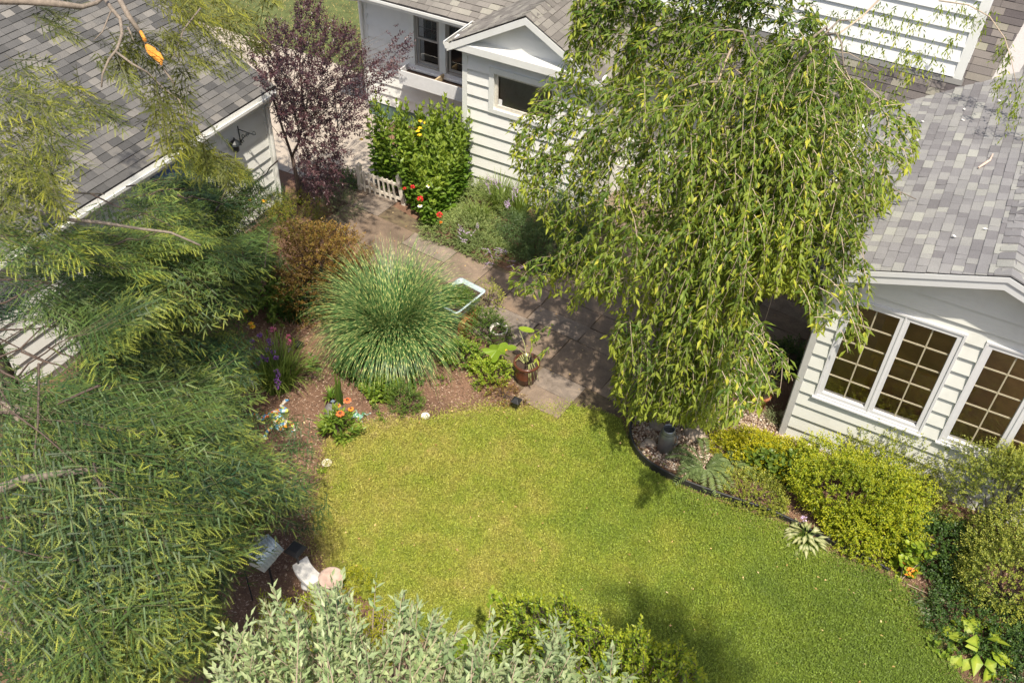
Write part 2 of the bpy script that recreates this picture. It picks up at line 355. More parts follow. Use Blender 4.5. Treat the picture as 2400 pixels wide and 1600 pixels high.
o = npmesh('grass', np.concatenate([V1, V2]), np.concatenate([F1, F2+len(V1)]), GRASS); tag(o, 'mown green and yellowing grass with clover covering the lawn', 'grass', kind='stuff')
# patio flagstones
PATPX = [(770, 395), (852, 440), (900, 470), (975, 515), (1060, 570), (1200, 640), (1300, 600), (1400, 470), (1700, 480), (1960, 640), (1845, 890), (1800, 905), (1560, 930), (1470, 975), (1400, 968), (1300, 950), (1235, 935), (1195, 880), (1140, 800), (1100, 700), (1000, 640), (880, 620), (830, 560), (790, 500), (740, 430)]
PAT = ground_poly(PATPX)
m, n, b, o_ = newmat('flagstone'); FLAG = m
r = ramp(n, [(0, (.18, .13, .092)), (.4, (.22, .165, .12)), (.75, (.26, .195, .145)), (1, (.21, .175, .145))]); n.links.new(rnd(n), r.inputs[0])
q = ramp(n, [(.3, (.55, .53, .50)), (.5, (.95, .95, .95)), (.7, (1.4, 1.34, 1.25))]); n.links.new(noise(n, 2.6, 9, .78, dist=.7), q.inputs[0])
q2 = ramp(n, [(.3, (.8, .8, .8)), (.7, (1.15, 1.15, 1.15))]); n.links.new(noise(n, 60, 4, .7), q2.inputs[0])
c_ = mix(n, 1., mix(n, 1., r.outputs[0], q.outputs[0], 'MULTIPLY'), q2.outputs[0], 'MULTIPLY')
# pale lichen blotches
l_ = ramp(n, [(.70, (0, 0, 0)), (.76, (1, 1, 1))]); n.links.new(noise(n, 5, 5, .6, dist=1), l_.inputs[0]); c_ = mix(n, math_(n, 'MULTIPLY', l_.outputs[0], .35), c_, (.55, .46, .36))
n.links.new(c_, b.inputs['Base Color']); b.inputs['Roughness'].default_value = .85; bump(n, b, noise(n, 14, 7, .7), .8, .012)
m, n, b, o_ = newmat('joint_soil'); r = ramp(n, [(.35, (.07, .05, .035)), (.6, (.16, .12, .07)), (.75, (.12, .15, .04))]); n.links.new(noise(n, 7, 6, .7), r.inputs[0]); n.links.new(r.outputs[0], b.inputs['Base Color']); b.inputs['Roughness'].default_value = .95; JOINT = m
sheet('path_bed', PAT, .004, JOINT)
ang = radians(-5); ca, sa = cos(ang), sin(ang); mb = MB(); Y0 = 6.5; y = Y0
rr = random.Random(5)
while y < 18:
    h_ = rr.choice([.42, .58, .72, .8]); x = -16+rr.random()*.8
    while x < 3:
        w_ = rr.choice([.45, .6, .75, .95, 1.1]); cells = [(x, y, x+w_, y+h_)]
        if h_ > .6 and rr.random() < .35: cells = [(x, y, x+w_, y+h_/2), (x, y+h_/2, x+w_, y+h_)]
        for (a0, b0, a1, b1) in cells:
            cx, cy = (a0+a1)/2, (b0+b1)/2; wx, wy = cx*ca-cy*sa, cx*sa+cy*ca
            if inpoly(np.array([[wx, wy]]), PAT)[0]:
                g = .006; J = lambda: rr.uniform(-.012, .012); zt = .022+rr.uniform(0, .007); pts = []
                for (u, v_) in ((a0+g, b0+g), ((a0+a1)/2, b0+g), (a1-g, b0+g), (a1-g, (b0+b1)/2), (a1-g, b1-g), ((a0+a1)/2, b1-g), (a0+g, b1-g), (a0+g, (b0+b1)/2)):
                    u += J(); v_ += J(); pts.append((u*ca-v_*sa, u*sa+v_*ca))
                tz = rr.uniform(-.003, .003)
                mb.hexa([(p[0], p[1], .001) for p in pts], [(p[0]*.998+wx*.002, p[1]*.998+wy*.002, zt+tz*(p[0]-wx)) for p in pts])
        x += w_
    y += h_
o = mb.build('patio', FLAG); tag(o, kind='structure')
# driveway and far lawn
ASPH = plain('driveway_paving', (.40, .345, .285), .9, nz=.22, scale=9, dirt=(.26, .22, .18), bmp=.5, bscale=60)
sheet('driveway', [(-60, 11.6), (-10.6, 11.9), (-9.3, 12.4), (-9.6, 13.6), (-10.2, 13.6), (-10.4, 14.9), (-10.8, 15.1), (-11.4, 16.0), (-13.2, 16.3), (-60, 16.5)][::1], .008, ASPH)
FARL = plain('far_grass_soil', (.085, .105, .03), .95, nz=.5, scale=3)
sheet('far_lawn', [(-60, 16.3), (-13.2, 16.15), (-11.35, 15.85), (-11.0, 16.4), (-11.0, 60), (-60, 60)], .012, FARL)
P = scatter([(-24, 16.3), (-13.2, 16.15), (-11.35, 15.85), (-11.0, 16.4), (-11.0, 22), (-24, 22)], 16000, .08); P = np.c_[P, np.zeros(len(P))]; D = nrm(rdir(len(P))*[1, 1, .4]+[0, 0, .8])
V, F = leaves2(P, D, rdir(len(P)), rng.uniform(.04, .10, len(P)), .012); o = npmesh('grass', V, F, GRASS); tag(o, 'rough green grass strip beyond the driveway at the top', 'grass', kind='stuff')
# mulch chips, twigs and fallen leaves
CHIP = None
m, n, b, o_ = newmat('bark_chips'); r = ramp(n, [(0, (.09, .05, .032)), (.4, (.22, .13, .085)), (.75, (.36, .23, .155)), (1, (.52, .40, .30))]); n.links.new(rnd(n), r.inputs[0]); n.links.new(r.outputs[0], b.inputs['Base Color']); b.inputs['Roughness'].default_value = .9; CHIP = m
BED1 = ground_poly([(560, 700), (700, 700), (1000, 760), (1180, 840), (1240, 930), (1300, 955), (1060, 975), (900, 995), (790, 1020), (770, 1100), (735, 1180), (740, 1260), (770, 1350), (800, 1480), (300, 1600), (350, 1200)])
P = scatter(BED1, 26000, .08); P = np.c_[P, rng.uniform(.004, .02, len(P))]; D = rdir(len(P)); D[:, 2] *= .3
V, F = leaves2(P, D, Z+rng.normal(size=P.shape)*.5, rng.uniform(.02, .055, len(P)), rng.uniform(.006, .016, len(P))); o = npmesh('bark_mulch', V, F, CHIP); tag(o, 'reddish brown shredded bark mulch over the planting bed', 'mulch', kind='stuff')
BED2 = ground_poly([(1470, 1020), (1500, 975), (1640, 950), (1800, 960), (1830, 1010), (2100, 1130), (2400, 1300), (2400, 1600), (2250, 1560), (2100, 1340), (1930, 1260), (1700, 1160), (1560, 1100), (1500, 1060)])
P = scatter(BED2, 9000, .05); P = np.c_[P, rng.uniform(.004, .02, len(P))]; D = rdir(len(P)); D[:, 2] *= .3
V, F = leaves2(P, D, Z+rng.normal(size=P.shape)*.5, rng.uniform(.02, .05, len(P)), rng.uniform(.006, .016, len(P))); o = npmesh('bark_mulch', V, F, CHIP); tag(o, 'brown bark mulch under the shrubs beside the sunroom', 'mulch', kind='stuff')
# dry thatch along the lawn edges
m, n, b, o_ = newmat('dry_thatch'); r = ramp(n, [(0, (.20, .14, .06)), (.5, (.38, .28, .13)), (1, (.30, .32, .08))]); n.links.new(rnd(n), r.inputs[0]); n.links.new(r.outputs[0], b.inputs['Base Color']); b.inputs['Roughness'].default_value = .9; THATCH = m
E_ = []
for px in ([(735, 1350), (730, 1250), (745, 1180), (768, 1100), (775, 1020), (830, 1000), (905, 985), (1000, 985), (1060, 968), (1130, 952), (1200, 958), (1300, 950)], [(1560, 1118), (1620, 1152), (1700, 1180), (1840, 1228), (1930, 1288), (2050, 1335), (2120, 1375), (2160, 1440), (2215, 1520), (2260, 1600)], [(960, 1480), (1040, 1530), (1090, 1600)]):
    w0 = [at(*p) for p in px]
    for a_, b_ in zip(w0[:-1], w0[1:]):
        k = int(np.linalg.norm(b_-a_)*900); t = rng.uniform(0, 1, (k, 1)); E_.append(a_*(1-t)+b_*t+np.c_[rng.normal(size=(k, 2))*.13, np.zeros(k)])
P = np.concatenate(E_); D = rdir(len(P)); D[:, 2] = np.abs(D[:, 2])*.6+.1
V, F = leaves2(P, D, rdir(len(P)), rng.uniform(.03, .07, len(P)), .007); o = npmesh('dry_grass', V, F, THATCH); tag(o, 'straw coloured dry grass fringing the lawn edge', 'dry grass', kind='stuff')
# gravel in the curved corner by the tree
GRV = ground_poly([(1478, 1020), (1490, 965), (1560, 930), (1660, 930), (1760, 950), (1840, 1010), (1980, 1055), (1960, 1075), (1700, 1060), (1650, 1130), (1600, 1110), (1550, 1092), (1505, 1062)])
m, n, b, o_ = newmat('pebbles'); r = ramp(n, [(0, (.20, .13, .09)), (.4, (.38, .28, .2)), (.75, (.52, .42, .32)), (1, (.62, .56, .48))]); n.links.new(rnd(n), r.inputs[0]); n.links.new(r.outputs[0], b.inputs['Base Color']); b.inputs['Roughness'].default_value = .8; PEB = m
P = scatter(GRV, 5200, .03); k = len(P); base = np.array([(1, 0, 0), (.3, .9, 0), (-.8, .5, 0), (-.7, -.6, 0), (.4, -.9, 0), (0.1, 0, .8), (0, 0, -.6)]); Fb = np.array([(0, 1, 5), (1, 2, 5), (2, 3, 5), (3, 4, 5), (4, 0, 5), (1, 0, 6), (2, 1, 6), (3, 2, 6), (4, 3, 6), (0, 4, 6)])
a = rng.uniform(0, 2*pi, k); s = rng.uniform(.012, .028, k); R_ = np.stack([np.stack([np.cos(a), -np.sin(a), 0*a], -1), np.stack([np.sin(a), np.cos(a), 0*a], -1), np.stack([0*a, 0*a, 1+0*a], -1)], 1)
V = (np.einsum('nij,kj->nki', R_, base)*s[:, None, None]*rng.uniform(.7, 1.2, (k, 1, 3)))+np.c_[P, rng.uniform(.004, .02, k)][:, None]
o = npmesh('gravel', V.reshape(-1, 3), ((np.arange(k)*7)[:, None, None]+Fb[None]).reshape(-1, 3), PEB, smooth=True); tag(o, 'tan and brown pebble gravel in the curved bed corner', 'gravel', kind='stuff')
# ================================================================== BUILDING HELPERS
def clap(mb, P0, u, nrml, u0, u1, z0, z1, e=.235, opens=(), lo=None, hi=None, off=(.042, .002)):
    """overlapping boards on a wall plane through P0, horizontal unit u, outward normal; lo/hi(z) clip the ends (gables)"""
    P0, u, nr = np.array(P0, float), np.array(u, float), np.array(nrml, float); z = z0
    while z < z1-1e-6:
        zt = min(z+e, z1); cuts = sorted({z, zt}|{o[2] for o in opens if z < o[2] < zt}|{o[3] for o in opens if z < o[3] < zt})
        for za, zb in zip(cuts[:-1], cuts[1:]):
            iv = [(u0, u1)]
            for (a0, a1, c0, c1) in opens:
                if c0 < (za+zb)/2 < c1:
                    nv = []
                    for (p, q) in iv:
                        if a1 <= p or a0 >= q: nv.append((p, q)); continue
                        if p < a0: nv.append((p, a0))
                        if q > a1: nv.append((a1, q))
                    iv = nv
            oa = off[0]+(off[1]-off[0])*(za-z)/e; ob = off[0]+(off[1]-off[0])*(zb-z)/e
            for (p, q) in iv:
                pa, qa, pb, qb = p, q, p, q
                if lo: pa, pb = max(p, lo(za)), max(p, lo(zb))
                if hi: qa, qb = min(q, hi(za)), min(q, hi(zb))
                if qa-pa < .01: continue
                if qb < pb: pb = qb = (pb+qb)/2
                W = lambda uu, zz, oo: P0+u*uu+Z*zz+nr*oo
                mb.hexa([W(pa, za, 0), W(qa, za, 0), W(qa, za, oa), W(pa, za, oa)], [W(pb, zb, 0), W(qb, zb, 0), W(qb, zb, ob), W(pb, zb, ob)])
        z += e
def shingles(P0, u, v, nrml, poly, e=.13, wmin=.13, wmax=.27, seed=1, th=(.005, .019)):
    """single tabs laid in courses on the plane P0+u*a+v*b inside a polygon (a,b); u along the courses, v up the slope"""
    P0, u, v, nr = [np.array(q, float) for q in (P0, u, v, nrml)]; r = random.Random(seed); mb = MB(); poly = [tuple(p) for p in poly]
    b0 = min(p[1] for p in poly); b1 = max(p[1] for p in poly); b = b0
    def span(bb):
        xs = []
        for (x1, y1), (x2, y2) in zip(poly, poly[1:]+poly[:1]):
            if (y1-bb)*(y2-bb) < 0: xs.append(x1+(x2-x1)*(bb-y1)/(y2-y1))
        xs.sort(); return [(xs[i], xs[i+1]) for i in range(0, len(xs)-1, 2)]
    while b < b1:
        bt = min(b+e, b1); s0 = span(b+.004); s1 = span(bt-.004)
        if s0 and s1:
            A0, A1 = s0[0][0], s0[-1][1]; B0, B1 = s1[0][0], s1[-1][1]; a = min(A0, B0)-r.random()*wmax
            while a < max(A1, B1):
                w_ = r.uniform(wmin, wmax); a1 = a+w_
                q0, q1 = max(a, A0), min(a1, A1); p0, p1 = max(a, B0), min(a1, B1)
                if q1-q0 > .01 or p1-p0 > .01:
                    if q1 <= q0: q0 = q1 = min(max(q0, A0), A1)
                    if p1 <= p0: p0 = p1 = min(max(p0, B0), B1)
                    t = r.uniform(*th); W = lambda aa, bb, h: P0+u*aa+v*bb+nr*h
                    g = .0016
                    mb.hexa([W(q0+g, b+.004, .001), W(q1-g, b+.004, .001), W(p1-g, bt, .0005), W(p0+g, bt, .0005)], [W(q0+g, b+.004, t), W(q1-g, b+.004, t), W(p1-g, bt, .003), W(p0+g, bt, .003)])  # course gap bares the dark deck, drawing a shadow line below each tab
                a = a1
        b += e
    return mb
def cross_(a, b): return np.cross(np.array(a, float), np.array(b, float))
def gutter(mb, P, Q, out, w=.13, h=.11):
    """open K-style gutter between P and Q (back top edge), out = outward unit"""
    P, Q, o = np.array(P, float), np.array(Q, float), np.array(out, float); t = .006
    prof = [(0, 0), (0, -h), (w*.7, -h), (w, -h*.35), (w, 0), (w+.012, 0), (w+.012, -.02), (w-t, -.02)]
    prof = [(0, 0), (0, -h), (w*.72, -h), (w*.86, -h*.5), (w, -h*.4), (w, .004), (w-.018, .004), (w-.018, -.01), (w-t*2, -.01), (w-t*2, -h*.36), (w*.8, -h*.46), (w*.66, -h+t), (t, -h+t), (t, 0)]
    n_ = len(prof); vs = [P+o*a+Z*b for a, b in prof]+[Q+o*a+Z*b for a, b in prof]
    mb.add(vs, [(i, (i+1) % n_, n_+(i+1) % n_, n_+i) for i in range(n_)])
    for E, s in ((P, 1), (Q, -1)):
        cap = [E, E-Z*h, E-Z*h+o*w*.72, E-Z*h*.5+o*w*.86, E-Z*h*.4+o*w, E+o*w]; d = nrm(Q-P)*.004*s
        mb.prism(cap, d)
def framebox(mb, P0, u, nr, u0, u1, z0, z1, wd, d0, d1, top=None, bot=None):
    """a rectangular casing in a wall plane: outer bounds, member width wd, from depth d0 to d1 along the normal"""
    P0, u, nr = np.array(P0, float), np.array(u, float), np.array(nr, float); W = lambda a, z, d: P0+u*a+Z*z+nr*d
    def bx(a0, a1, c0, c1): mb.hexa([W(a0, c0, d0), W(a1, c0, d0), W(a1, c0, d1), W(a0, c0, d1)], [W(a0, c1, d0), W(a1, c1, d0), W(a1, c1, d1), W(a0, c1, d1)])
    t_, b_ = top or wd, bot or wd
    bx(u0, u0+wd, z0+b_, z1-t_); bx(u1-wd, u1, z0+b_, z1-t_); bx(u0, u1, z1-t_, z1); bx(u0, u1, z0, z0+b_)
def slab(mb, P0, u, nr, u0, u1, z0, z1, d0, d1):
    P0, u, nr = np.array(P0, float), np.array(u, float), np.array(nr, float); W = lambda a, z, d: P0+u*a+Z*z+nr*d
    mb.hexa([W(u0, z0, d0), W(u1, z0, d0), W(u1, z0, d1), W(u0, z0, d1)], [W(u0, z1, d0), W(u1, z1, d0), W(u1, z1, d1), W(u0, z1, d1)])
X1, Y1 = np.array([1., 0, 0]), np.array([0, 1., 0])
# ================================================================== COTTAGE (recessed wing, bump-out, main roof)
cot = thing('white_cottage', 'white clapboard cottage with a gabled bump-out and an empty window box', 'house', (-7.86, 13.28, 0))
YW = 14.65; EV = 14.03; YB = 13.28; XL = -10.97; XB0, XB1 = -7.86, -5.30
win1 = (-9.88, -8.42, 1.36, 2.53)
mb = MB(); mb.box((XL, YW, 0), (win1[0], YW+.1, 2.84)).box((win1[1], YW, 0), (-.75, YW+.1, 2.84)).box((win1[0], YW, 0), (win1[1], YW+.1, win1[2])).box((win1[0], YW, win1[3]), (win1[1], YW+.1, 2.84))
clap(mb, (0, YW, 0), X1, -Y1, XL+.1, XB0, .35, 2.84, .235, [win1]); clap(mb, (0, YW, 0), X1, -Y1, XB1, -.75, .35, 2.84, .235)
mb.box((XL, YW, 0), (XL+.1, 22, 2.84)); mb.build('wall', WHITE, cot)
mb = MB(); mb.box((XL+.02, YW-.02, 0), (XB0, YW, .33)).box((XB0-.001, YB-.012, 0), (XB1, YB, .1)); mb.build('foundation', plain('green_foundation', (.10, .16, .14), .9), cot)
win2 = (-7.33, -5.98, 1.74, 2.60)
mb = MB(); mb.box((XB0, YB, .05), (win2[0], YB+.08, 2.85)).box((win2[1], YB, .05), (XB1, YB+.08, 2.85)).box((win2[0], YB, .05), (win2[1], YB+.08, win2[2])).box((win2[0], YB, win2[3]), (win2[1], YB+.08, 2.85))
mb.box((XB0, YB+.08, 0), (XB0+.08, YW, 2.85)).box((XB1-.08, YB+.08, 0), (XB1, YW, 2.85))
clap(mb, (0, YB, 0), X1, -Y1, XB0+.09, XB1-.09, .10, 2.80, .235, [win2])
XA = -6.58; ZA = 3.74; SL = .55; xe0, xe1 = -8.06, -5.10
zt = lambda x: ZA-.06-SL*abs(x-XA)
clap(mb, (0, YB, 0), X1, -Y1, XB0, XB1, 2.98, ZA-.12, .30, (), lo=lambda z: XA-(ZA-.14-z)/SL, hi=lambda z: XA+(ZA-.14-z)/SL)
mb.prism([(XB0, YB+.03, 2.9), (XB1, YB+.03, 2.9), (XA, YB+.03, ZA-.12)], (0, .05, 0)); mb.build('bumpout_wall', WHITE, cot)
MB().box((XL, YW-.035, .3), (XL+.1, YW, 2.8)).build('corner_board', TRIM, cot, bevel=.004); MB().box((XB0-.012, YB-.034, .06), (XB0+.09, YB, 2.82)).box((XB0-.012, YB, .06), (XB0-.001, YB+.1, 2.82)).build('corner_board', TRIM, cot); MB().box((XB1-.09, YB-.034, .06), (XB1+.012, YB, 2.82)).build('corner_board', TRIM, cot, bevel=.004)
# pent shelf and fascia in front of the gable
mb = MB(); mb.hexa([(XB0-.12, YB-.22, 2.83), (XB1+.12, YB-.22, 2.83), (XB1+.12, YB-.001, 2.83), (XB0-.12, YB-.001, 2.83)], [(XB0-.12, YB-.22, 2.97), (XB1+.12, YB-.22, 2.97), (XB1+.12, YB-.001, 3.01), (XB0-.12, YB-.001, 3.01)])
mb.build('pent_fascia', TRIM, cot, bevel=.006)
# bump-out roof
mb = MB(); YR = YB-.24
for s, xe in ((-1, xe0), (1, xe1)):
    ze = ZA-SL*abs(xe-XA); mb.prism([(xe, YR+.03, ze-.02), (XA, YR+.03, ZA-.02), (XA, 17.0, ZA-.02), (xe, 17.0, ze-.02)], (0, 0, -.03))
mb.build('roof_deck', UNDER, cot)
vl = math.hypot(1, SL)
yint = lambda x: 14+(ZA-SL*abs(x-XA)-2.9)/.5
L0 = abs(xe0-XA)*vl; nr = nrm([-SL, 0, 1]); v_ = nrm([1, 0, SL])
sh = shingles((xe0, 0, ZA-SL*abs(xe0-XA)), (0, -1, 0), v_, nr, [(-YR, 0), (-YR, L0), (-(yint(XA)+.1), L0), (-(yint(xe0)+.1), 0)], seed=3); sh.build('bumpout_roof', SH_C, cot)
L1 = abs(xe1-XA)*vl; nr = nrm([SL, 0, 1]); v_ = nrm([-1, 0, SL])
sh = shingles((xe1, 0, ZA-SL*abs(xe1-XA)), (0, 1, 0), v_, nr, [(YR, 0), (YR, L1), (yint(XA)+.1, L1), (yint(xe1)+.1, 0)], seed=4); sh.build('bumpout_roof', SH_C, cot)
mb = MB(); y = YR
while y < 15.6:
    e = .17
    for s in (-1, 1):
        mb.hexa([(XA, y, ZA+.004), (XA+s*.15, y, ZA-.15*SL+.004), (XA+s*.15, y+e, ZA-.15*SL+.001), (XA, y+e, ZA+.001)], [(XA, y, ZA+.022), (XA+s*.15, y, ZA-.15*SL+.02), (XA+s*.15, y+e, ZA-.15*SL+.006), (XA, y+e, ZA+.006)])
    y += e
mb.build('ridge_cap', SH_C, cot)
mb = MB()
for s, xe in ((-1, xe0), (1, xe1)):
    ze = ZA-SL*abs(xe-XA)
    mb.prism([(xe, YR+.002, ze-.03), (XA, YR+.002, ZA-.03), (XA, YR+.002, ZA-.15), (xe, YR+.002, ze-.15)], (0, .03, 0))
    mb.prism([(xe, YR+.032, ze-.05), (XA, YR+.032, ZA-.05), (XA, YR+.032, ZA-.075), (xe, YR+.032, ze-.075)], (0, .2, 0))
mb.build('rake_board', TRIM, cot)
mb = MB(); gutter(mb, (XB0-.14, YR+.0, 2.93), (XB0-.14, EV, 2.93), (-1, 0, 0)); gutter(mb, (XL-.25, EV, 2.90), (XB0-.14, EV, 2.90), (0, -1, 0)); mb.build('gutter', GUT, cot)
mb = MB(); mb.box((XL-.25, EV+.002, 2.80), (XB0-.10, EV+.03, 2.92)).box((XL-.25, EV+.02, 2.845), (XB0, YW+.1, 2.86)).box((XB0-.14, YR+.04, 2.80), (XB0-.115, EV+.02, 2.93)).box((XB0-.13, YR+.04, 2.86), (XB0, YW, 2.87)); mb.build('soffit', TRIM, cot)
# downspout at the far left corner
mb = MB(); mb.tube([(XL-.05, EV-.06, 2.80), (XL-.05, EV, 2.70), (XL+.0, YW-.10, 2.50), (XL+.0, YW-.08, 2.35), (XL+.0, YW-.08, .15)], .042, 8); mb.build('downspout', GUT, cot)
# main roof: z = 2.9+.5(Y-14)
S2 = .5; v_ = nrm([0, 1, S2]); nr = nrm([0, -S2, 1]); vm = math.hypot(1, S2); ye = EV-.04; za = lambda y: 2.9+S2*(y-14)
def mainpoly(pts): return [(x, (y-ye)*vm) for x, y in pts]
mb = MB(); mb.prism([(XL-.3, ye, za(ye)-.015), (.05, ye, za(ye)-.015), (.55, 18.4, za(18.4)-.015), (XL-.3, 18.4, za(18.4)-.015)], (0, 0, -.03)); mb.build('roof_deck', UNDER, cot)
yv = lambda x: 14+(ZA-SL*abs(x-XA)-2.9)/.5-.06
sh = shingles((0, ye, za(ye)), X1, v_, nr, mainpoly([(XL-.3, ye), (xe0-.05, ye), (XA, yv(XA)), (XA, 18.4), (XL-.3, 18.4)]), e=.13, wmin=.13, wmax=.28, seed=6); sh.build('roof', SH_C, cot)
sh = shingles((0, ye, za(ye)), X1, v_, nr, mainpoly([(XA, yv(XA)), (xe1+.05, ye), (-1.9, ye), (-1.12, 14.34), (.20, 14.80), (.43, 16.4), (.7, 18.4), (XA, 18.4)]), e=.15, wmin=.16, wmax=.40, seed=7); sh.build('roof', SH_M, cot)
# second storey standing on the roof
mb = MB(); YU = 15.15; zb = za(YU)
mb.box((-6.1, YU, zb-.1), (-.16, YU+.1, 6.4)); clap(mb, (0, YU, 0), X1, -Y1, -6.1, -.25, zb+.05, 6.3, .235); clap(mb, (-.16, 0, 0), Y1, X1, YU, 18, zb+.3, 6.3, .235, lo=lambda z: YU, hi=lambda z: 18)
mb.build('upper_wall', plain('bright_siding', (.74, .75, .74), .5, nz=.03, scale=3, bmp=.25, bscale=40), cot)
mb = MB(); mb.box((-.26, YU-.035, zb-.02), (-.125, YU, 6.4)); mb.build('corner_board', TRIM, cot)
mb = MB(); mb.hexa([(-6.1, YU-.10, za(YU-.10)+.012), (-.1, YU-.10, za(YU-.10)+.012), (-.1, YU+.0, zb+.012), (-6.1, YU+.0, zb+.012)], [(-6.1, YU-.10, za(YU-.10)+.02), (-.1, YU-.10, za(YU-.10)+.02), (-.1, YU, zb+.06), (-6.1, YU, zb+.06)]); mb.build('flashing', plain('dark_flashing', (.06, .06, .06), .5), cot)
# valley strip
mb = MB(); q = [(.19, 14.80), (.42, 16.4), (.70, 18.4), (1.02, 18.4), (.74, 16.4), (.51, 14.95)]
mb.hexa([(x, y, za(y)-.02) for x, y in q], [(x, y, za(y)+.004+.0*x) for x, y in q]); mb.build('valley_strip', plain('valley_strip', (.36, .34, .33), .9, nz=.1, scale=30, bmp=.5, bscale=120), cot)
# plumbing vent
vp = np.array([-5.98, 0, 0]); pv = at(1297, 24, 3.40); pv = np.array([pv[0], pv[1], ZA-SL*abs(pv[0]-XA)])
mb = MB(); mb.tube([pv-Z*.05, pv+Z*.32], .05, 14); mb.build('vent_pipe', plain('vent_iron', (.05, .035, .03), .6, nz=.3), cot)
vn = nrm([SL, 0, 1]); vv = nrm([-1, 0, SL]); mb = MB(); c = pv+vn*.012
mb.prism([c+vv*.17+Y1*.15, c-vv*.2+Y1*.15, c-vv*.2-Y1*.15, c+vv*.17-Y1*.15], vn*.006); mb.lathe(pv, [(.11, 0), (.095, .06), (.062, .12), (.056, .15)], 20); mb.build('vent_flashing', plain('galvanised', (.6, .6, .6), .3, metal=.7, nz=.1), cot)
# left pair of sash windows
def sash_pair(parent):
    mb = MB(); P0 = (0, YW, 0); nn = -Y1
    framebox(mb, P0, X1, nn, win1[0], win1[1], win1[2], win1[3], .115, -.02, .045, top=.06, bot=.07); slab(mb, P0, X1, nn, -9.20, -9.06, win1[2]+.07, win1[3]-.06, -.02, .04)
    slab(mb, P0, X1, nn, win1[0]-.02, win1[1], win1[2]-.04, win1[2]-.001, -.01, .08)
    fr = mb.build('window', TRIM, parent, bevel=.004)
    for a0, a1 in ((-9.76, -9.20), (-9.06, -8.53)):
        mb = MB(); z0, z1 = win1[2]+.07, win1[3]-.06; zm = (z0+z1)/2+.03
        framebox(mb, P0, X1, nn, a0, a1, z0, z1, .03, -.015, .025); framebox(mb, P0, X1, nn, a0+.03, a1-.03, zm, z1-.03, .035, -.03, .01); framebox(mb, P0, X1, nn, a0+.03, a1-.03, z0+.03, zm+.03, .045, -.06, -.032, bot=.055)
        mb.build('sash', plain('storm_frame', (.36, .335, .30), .5, nz=.1), fr)
        mb = MB(); slab(mb, P0, X1, nn, a0+.065, a1-.065, zm+.035, z1-.065, -.021, -.017); slab(mb, P0, X1, nn, a0+.075, a1-.075, z0+.085, zm-.015, -.048, -.044); mb.build('pane', GLASS, fr)
        mb = MB(); ww = a1-a0-.13
        for i in (1, 2): slab(mb, P0, X1, nn, a0+.065+ww*i/3-.005, a0+.065+ww*i/3+.005, zm+.035, z1-.065, -.035, -.027)
        slab(mb, P0, X1, nn, a0+.065, a1-.065, (zm+z1-.03)/2-.005, (zm+z1-.03)/2+.005, -.036, -.028); mb.build('muntin', plain('muntin', (.25, .25, .26), .6), fr)
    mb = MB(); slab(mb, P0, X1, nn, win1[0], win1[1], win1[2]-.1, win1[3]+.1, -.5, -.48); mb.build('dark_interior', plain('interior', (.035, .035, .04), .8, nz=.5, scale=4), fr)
sash_pair(cot)
# window box
wb = MB(); bx0, bx1, by0, by1, bz0, bz1 = -9.93, -8.2, 14.26, YW-.03, 1.14, 1.43
wb.box((bx0, by0, bz0), (bx1, by0+.022, bz1)).box((bx0, by1-.022, bz0), (bx1, by1, bz1)).box((bx0, by0+.022, bz0), (bx0+.022, by1-.022, bz1)).box((bx1-.022, by0+.022, bz0), (bx1, by1-.022, bz1)).box((bx0+.022, by0+.022, bz0), (bx1-.022, by1-.022, bz0+.02))
wbo = wb.build('window_box', plain('box_paint', (.68, .68, .68), .6, nz=.06, dirt=(.5, .47, .42)), cot, bevel=.003)
mb = MB(); mb.box((bx0+.024, by0+.024, bz0+.022), (bx1-.024, by1-.024, bz0+.17)); mb.build('soil', SOIL, wbo)
mb = MB(); mb.box((-9.12, by0+.023, bz0+.05), (-9.08, by1-.023, bz1-.005)); mb.build('divider', plain('bare_wood', (.45, .34, .2), .8), wbo)
# bump-out window with blind
mb = MB(); P0 = (0, YB, 0); nn = -Y1
framebox(mb, P0, X1, nn, win2[0], win2[1], win2[2], win2[3], .10, -.01, .05, bot=.09); fr = mb.build('window', TRIM, cot, bevel=.004)
mb = MB(); framebox(mb, P0, X1, nn, win2[0]+.10, win2[1]-.10, win2[2]+.09, win2[3]-.10, .055, -.05, -.005, bot=.07); mb.build('sash', plain('chipped_paint', (.60, .57, .50), .7, nz=.15, scale=30, dirt=(.35, .27, .18)), fr)
mb = MB(); slab(mb, P0, X1, nn, win2[0]+.155, win2[1]-.155, win2[2]+.16, win2[3]-.155, -.035, -.03); mb.build('pane', GLASS, fr)
mb = MB(); z = win2[2]+.15
while z < win2[3]-.16:
    slab(mb, P0, X1, nn, win2[0]+.17, win2[1]-.16, z, z+.014, -.075, -.06); z += .021
mb.build('blind', plain('blind_slats', (.6, .58, .52), .6), fr)
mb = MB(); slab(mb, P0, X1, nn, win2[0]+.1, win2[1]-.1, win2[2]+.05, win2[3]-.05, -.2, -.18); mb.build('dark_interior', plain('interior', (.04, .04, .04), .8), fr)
mb = MB(); slab(mb, P0, X1, nn, win2[0]+.165, win2[0]+.235, win2[2]+.155, win2[2]+.27, -.028, -.02); mb.build('sticker', plain('white_sticker', (.7, .7, .68), .5), fr)
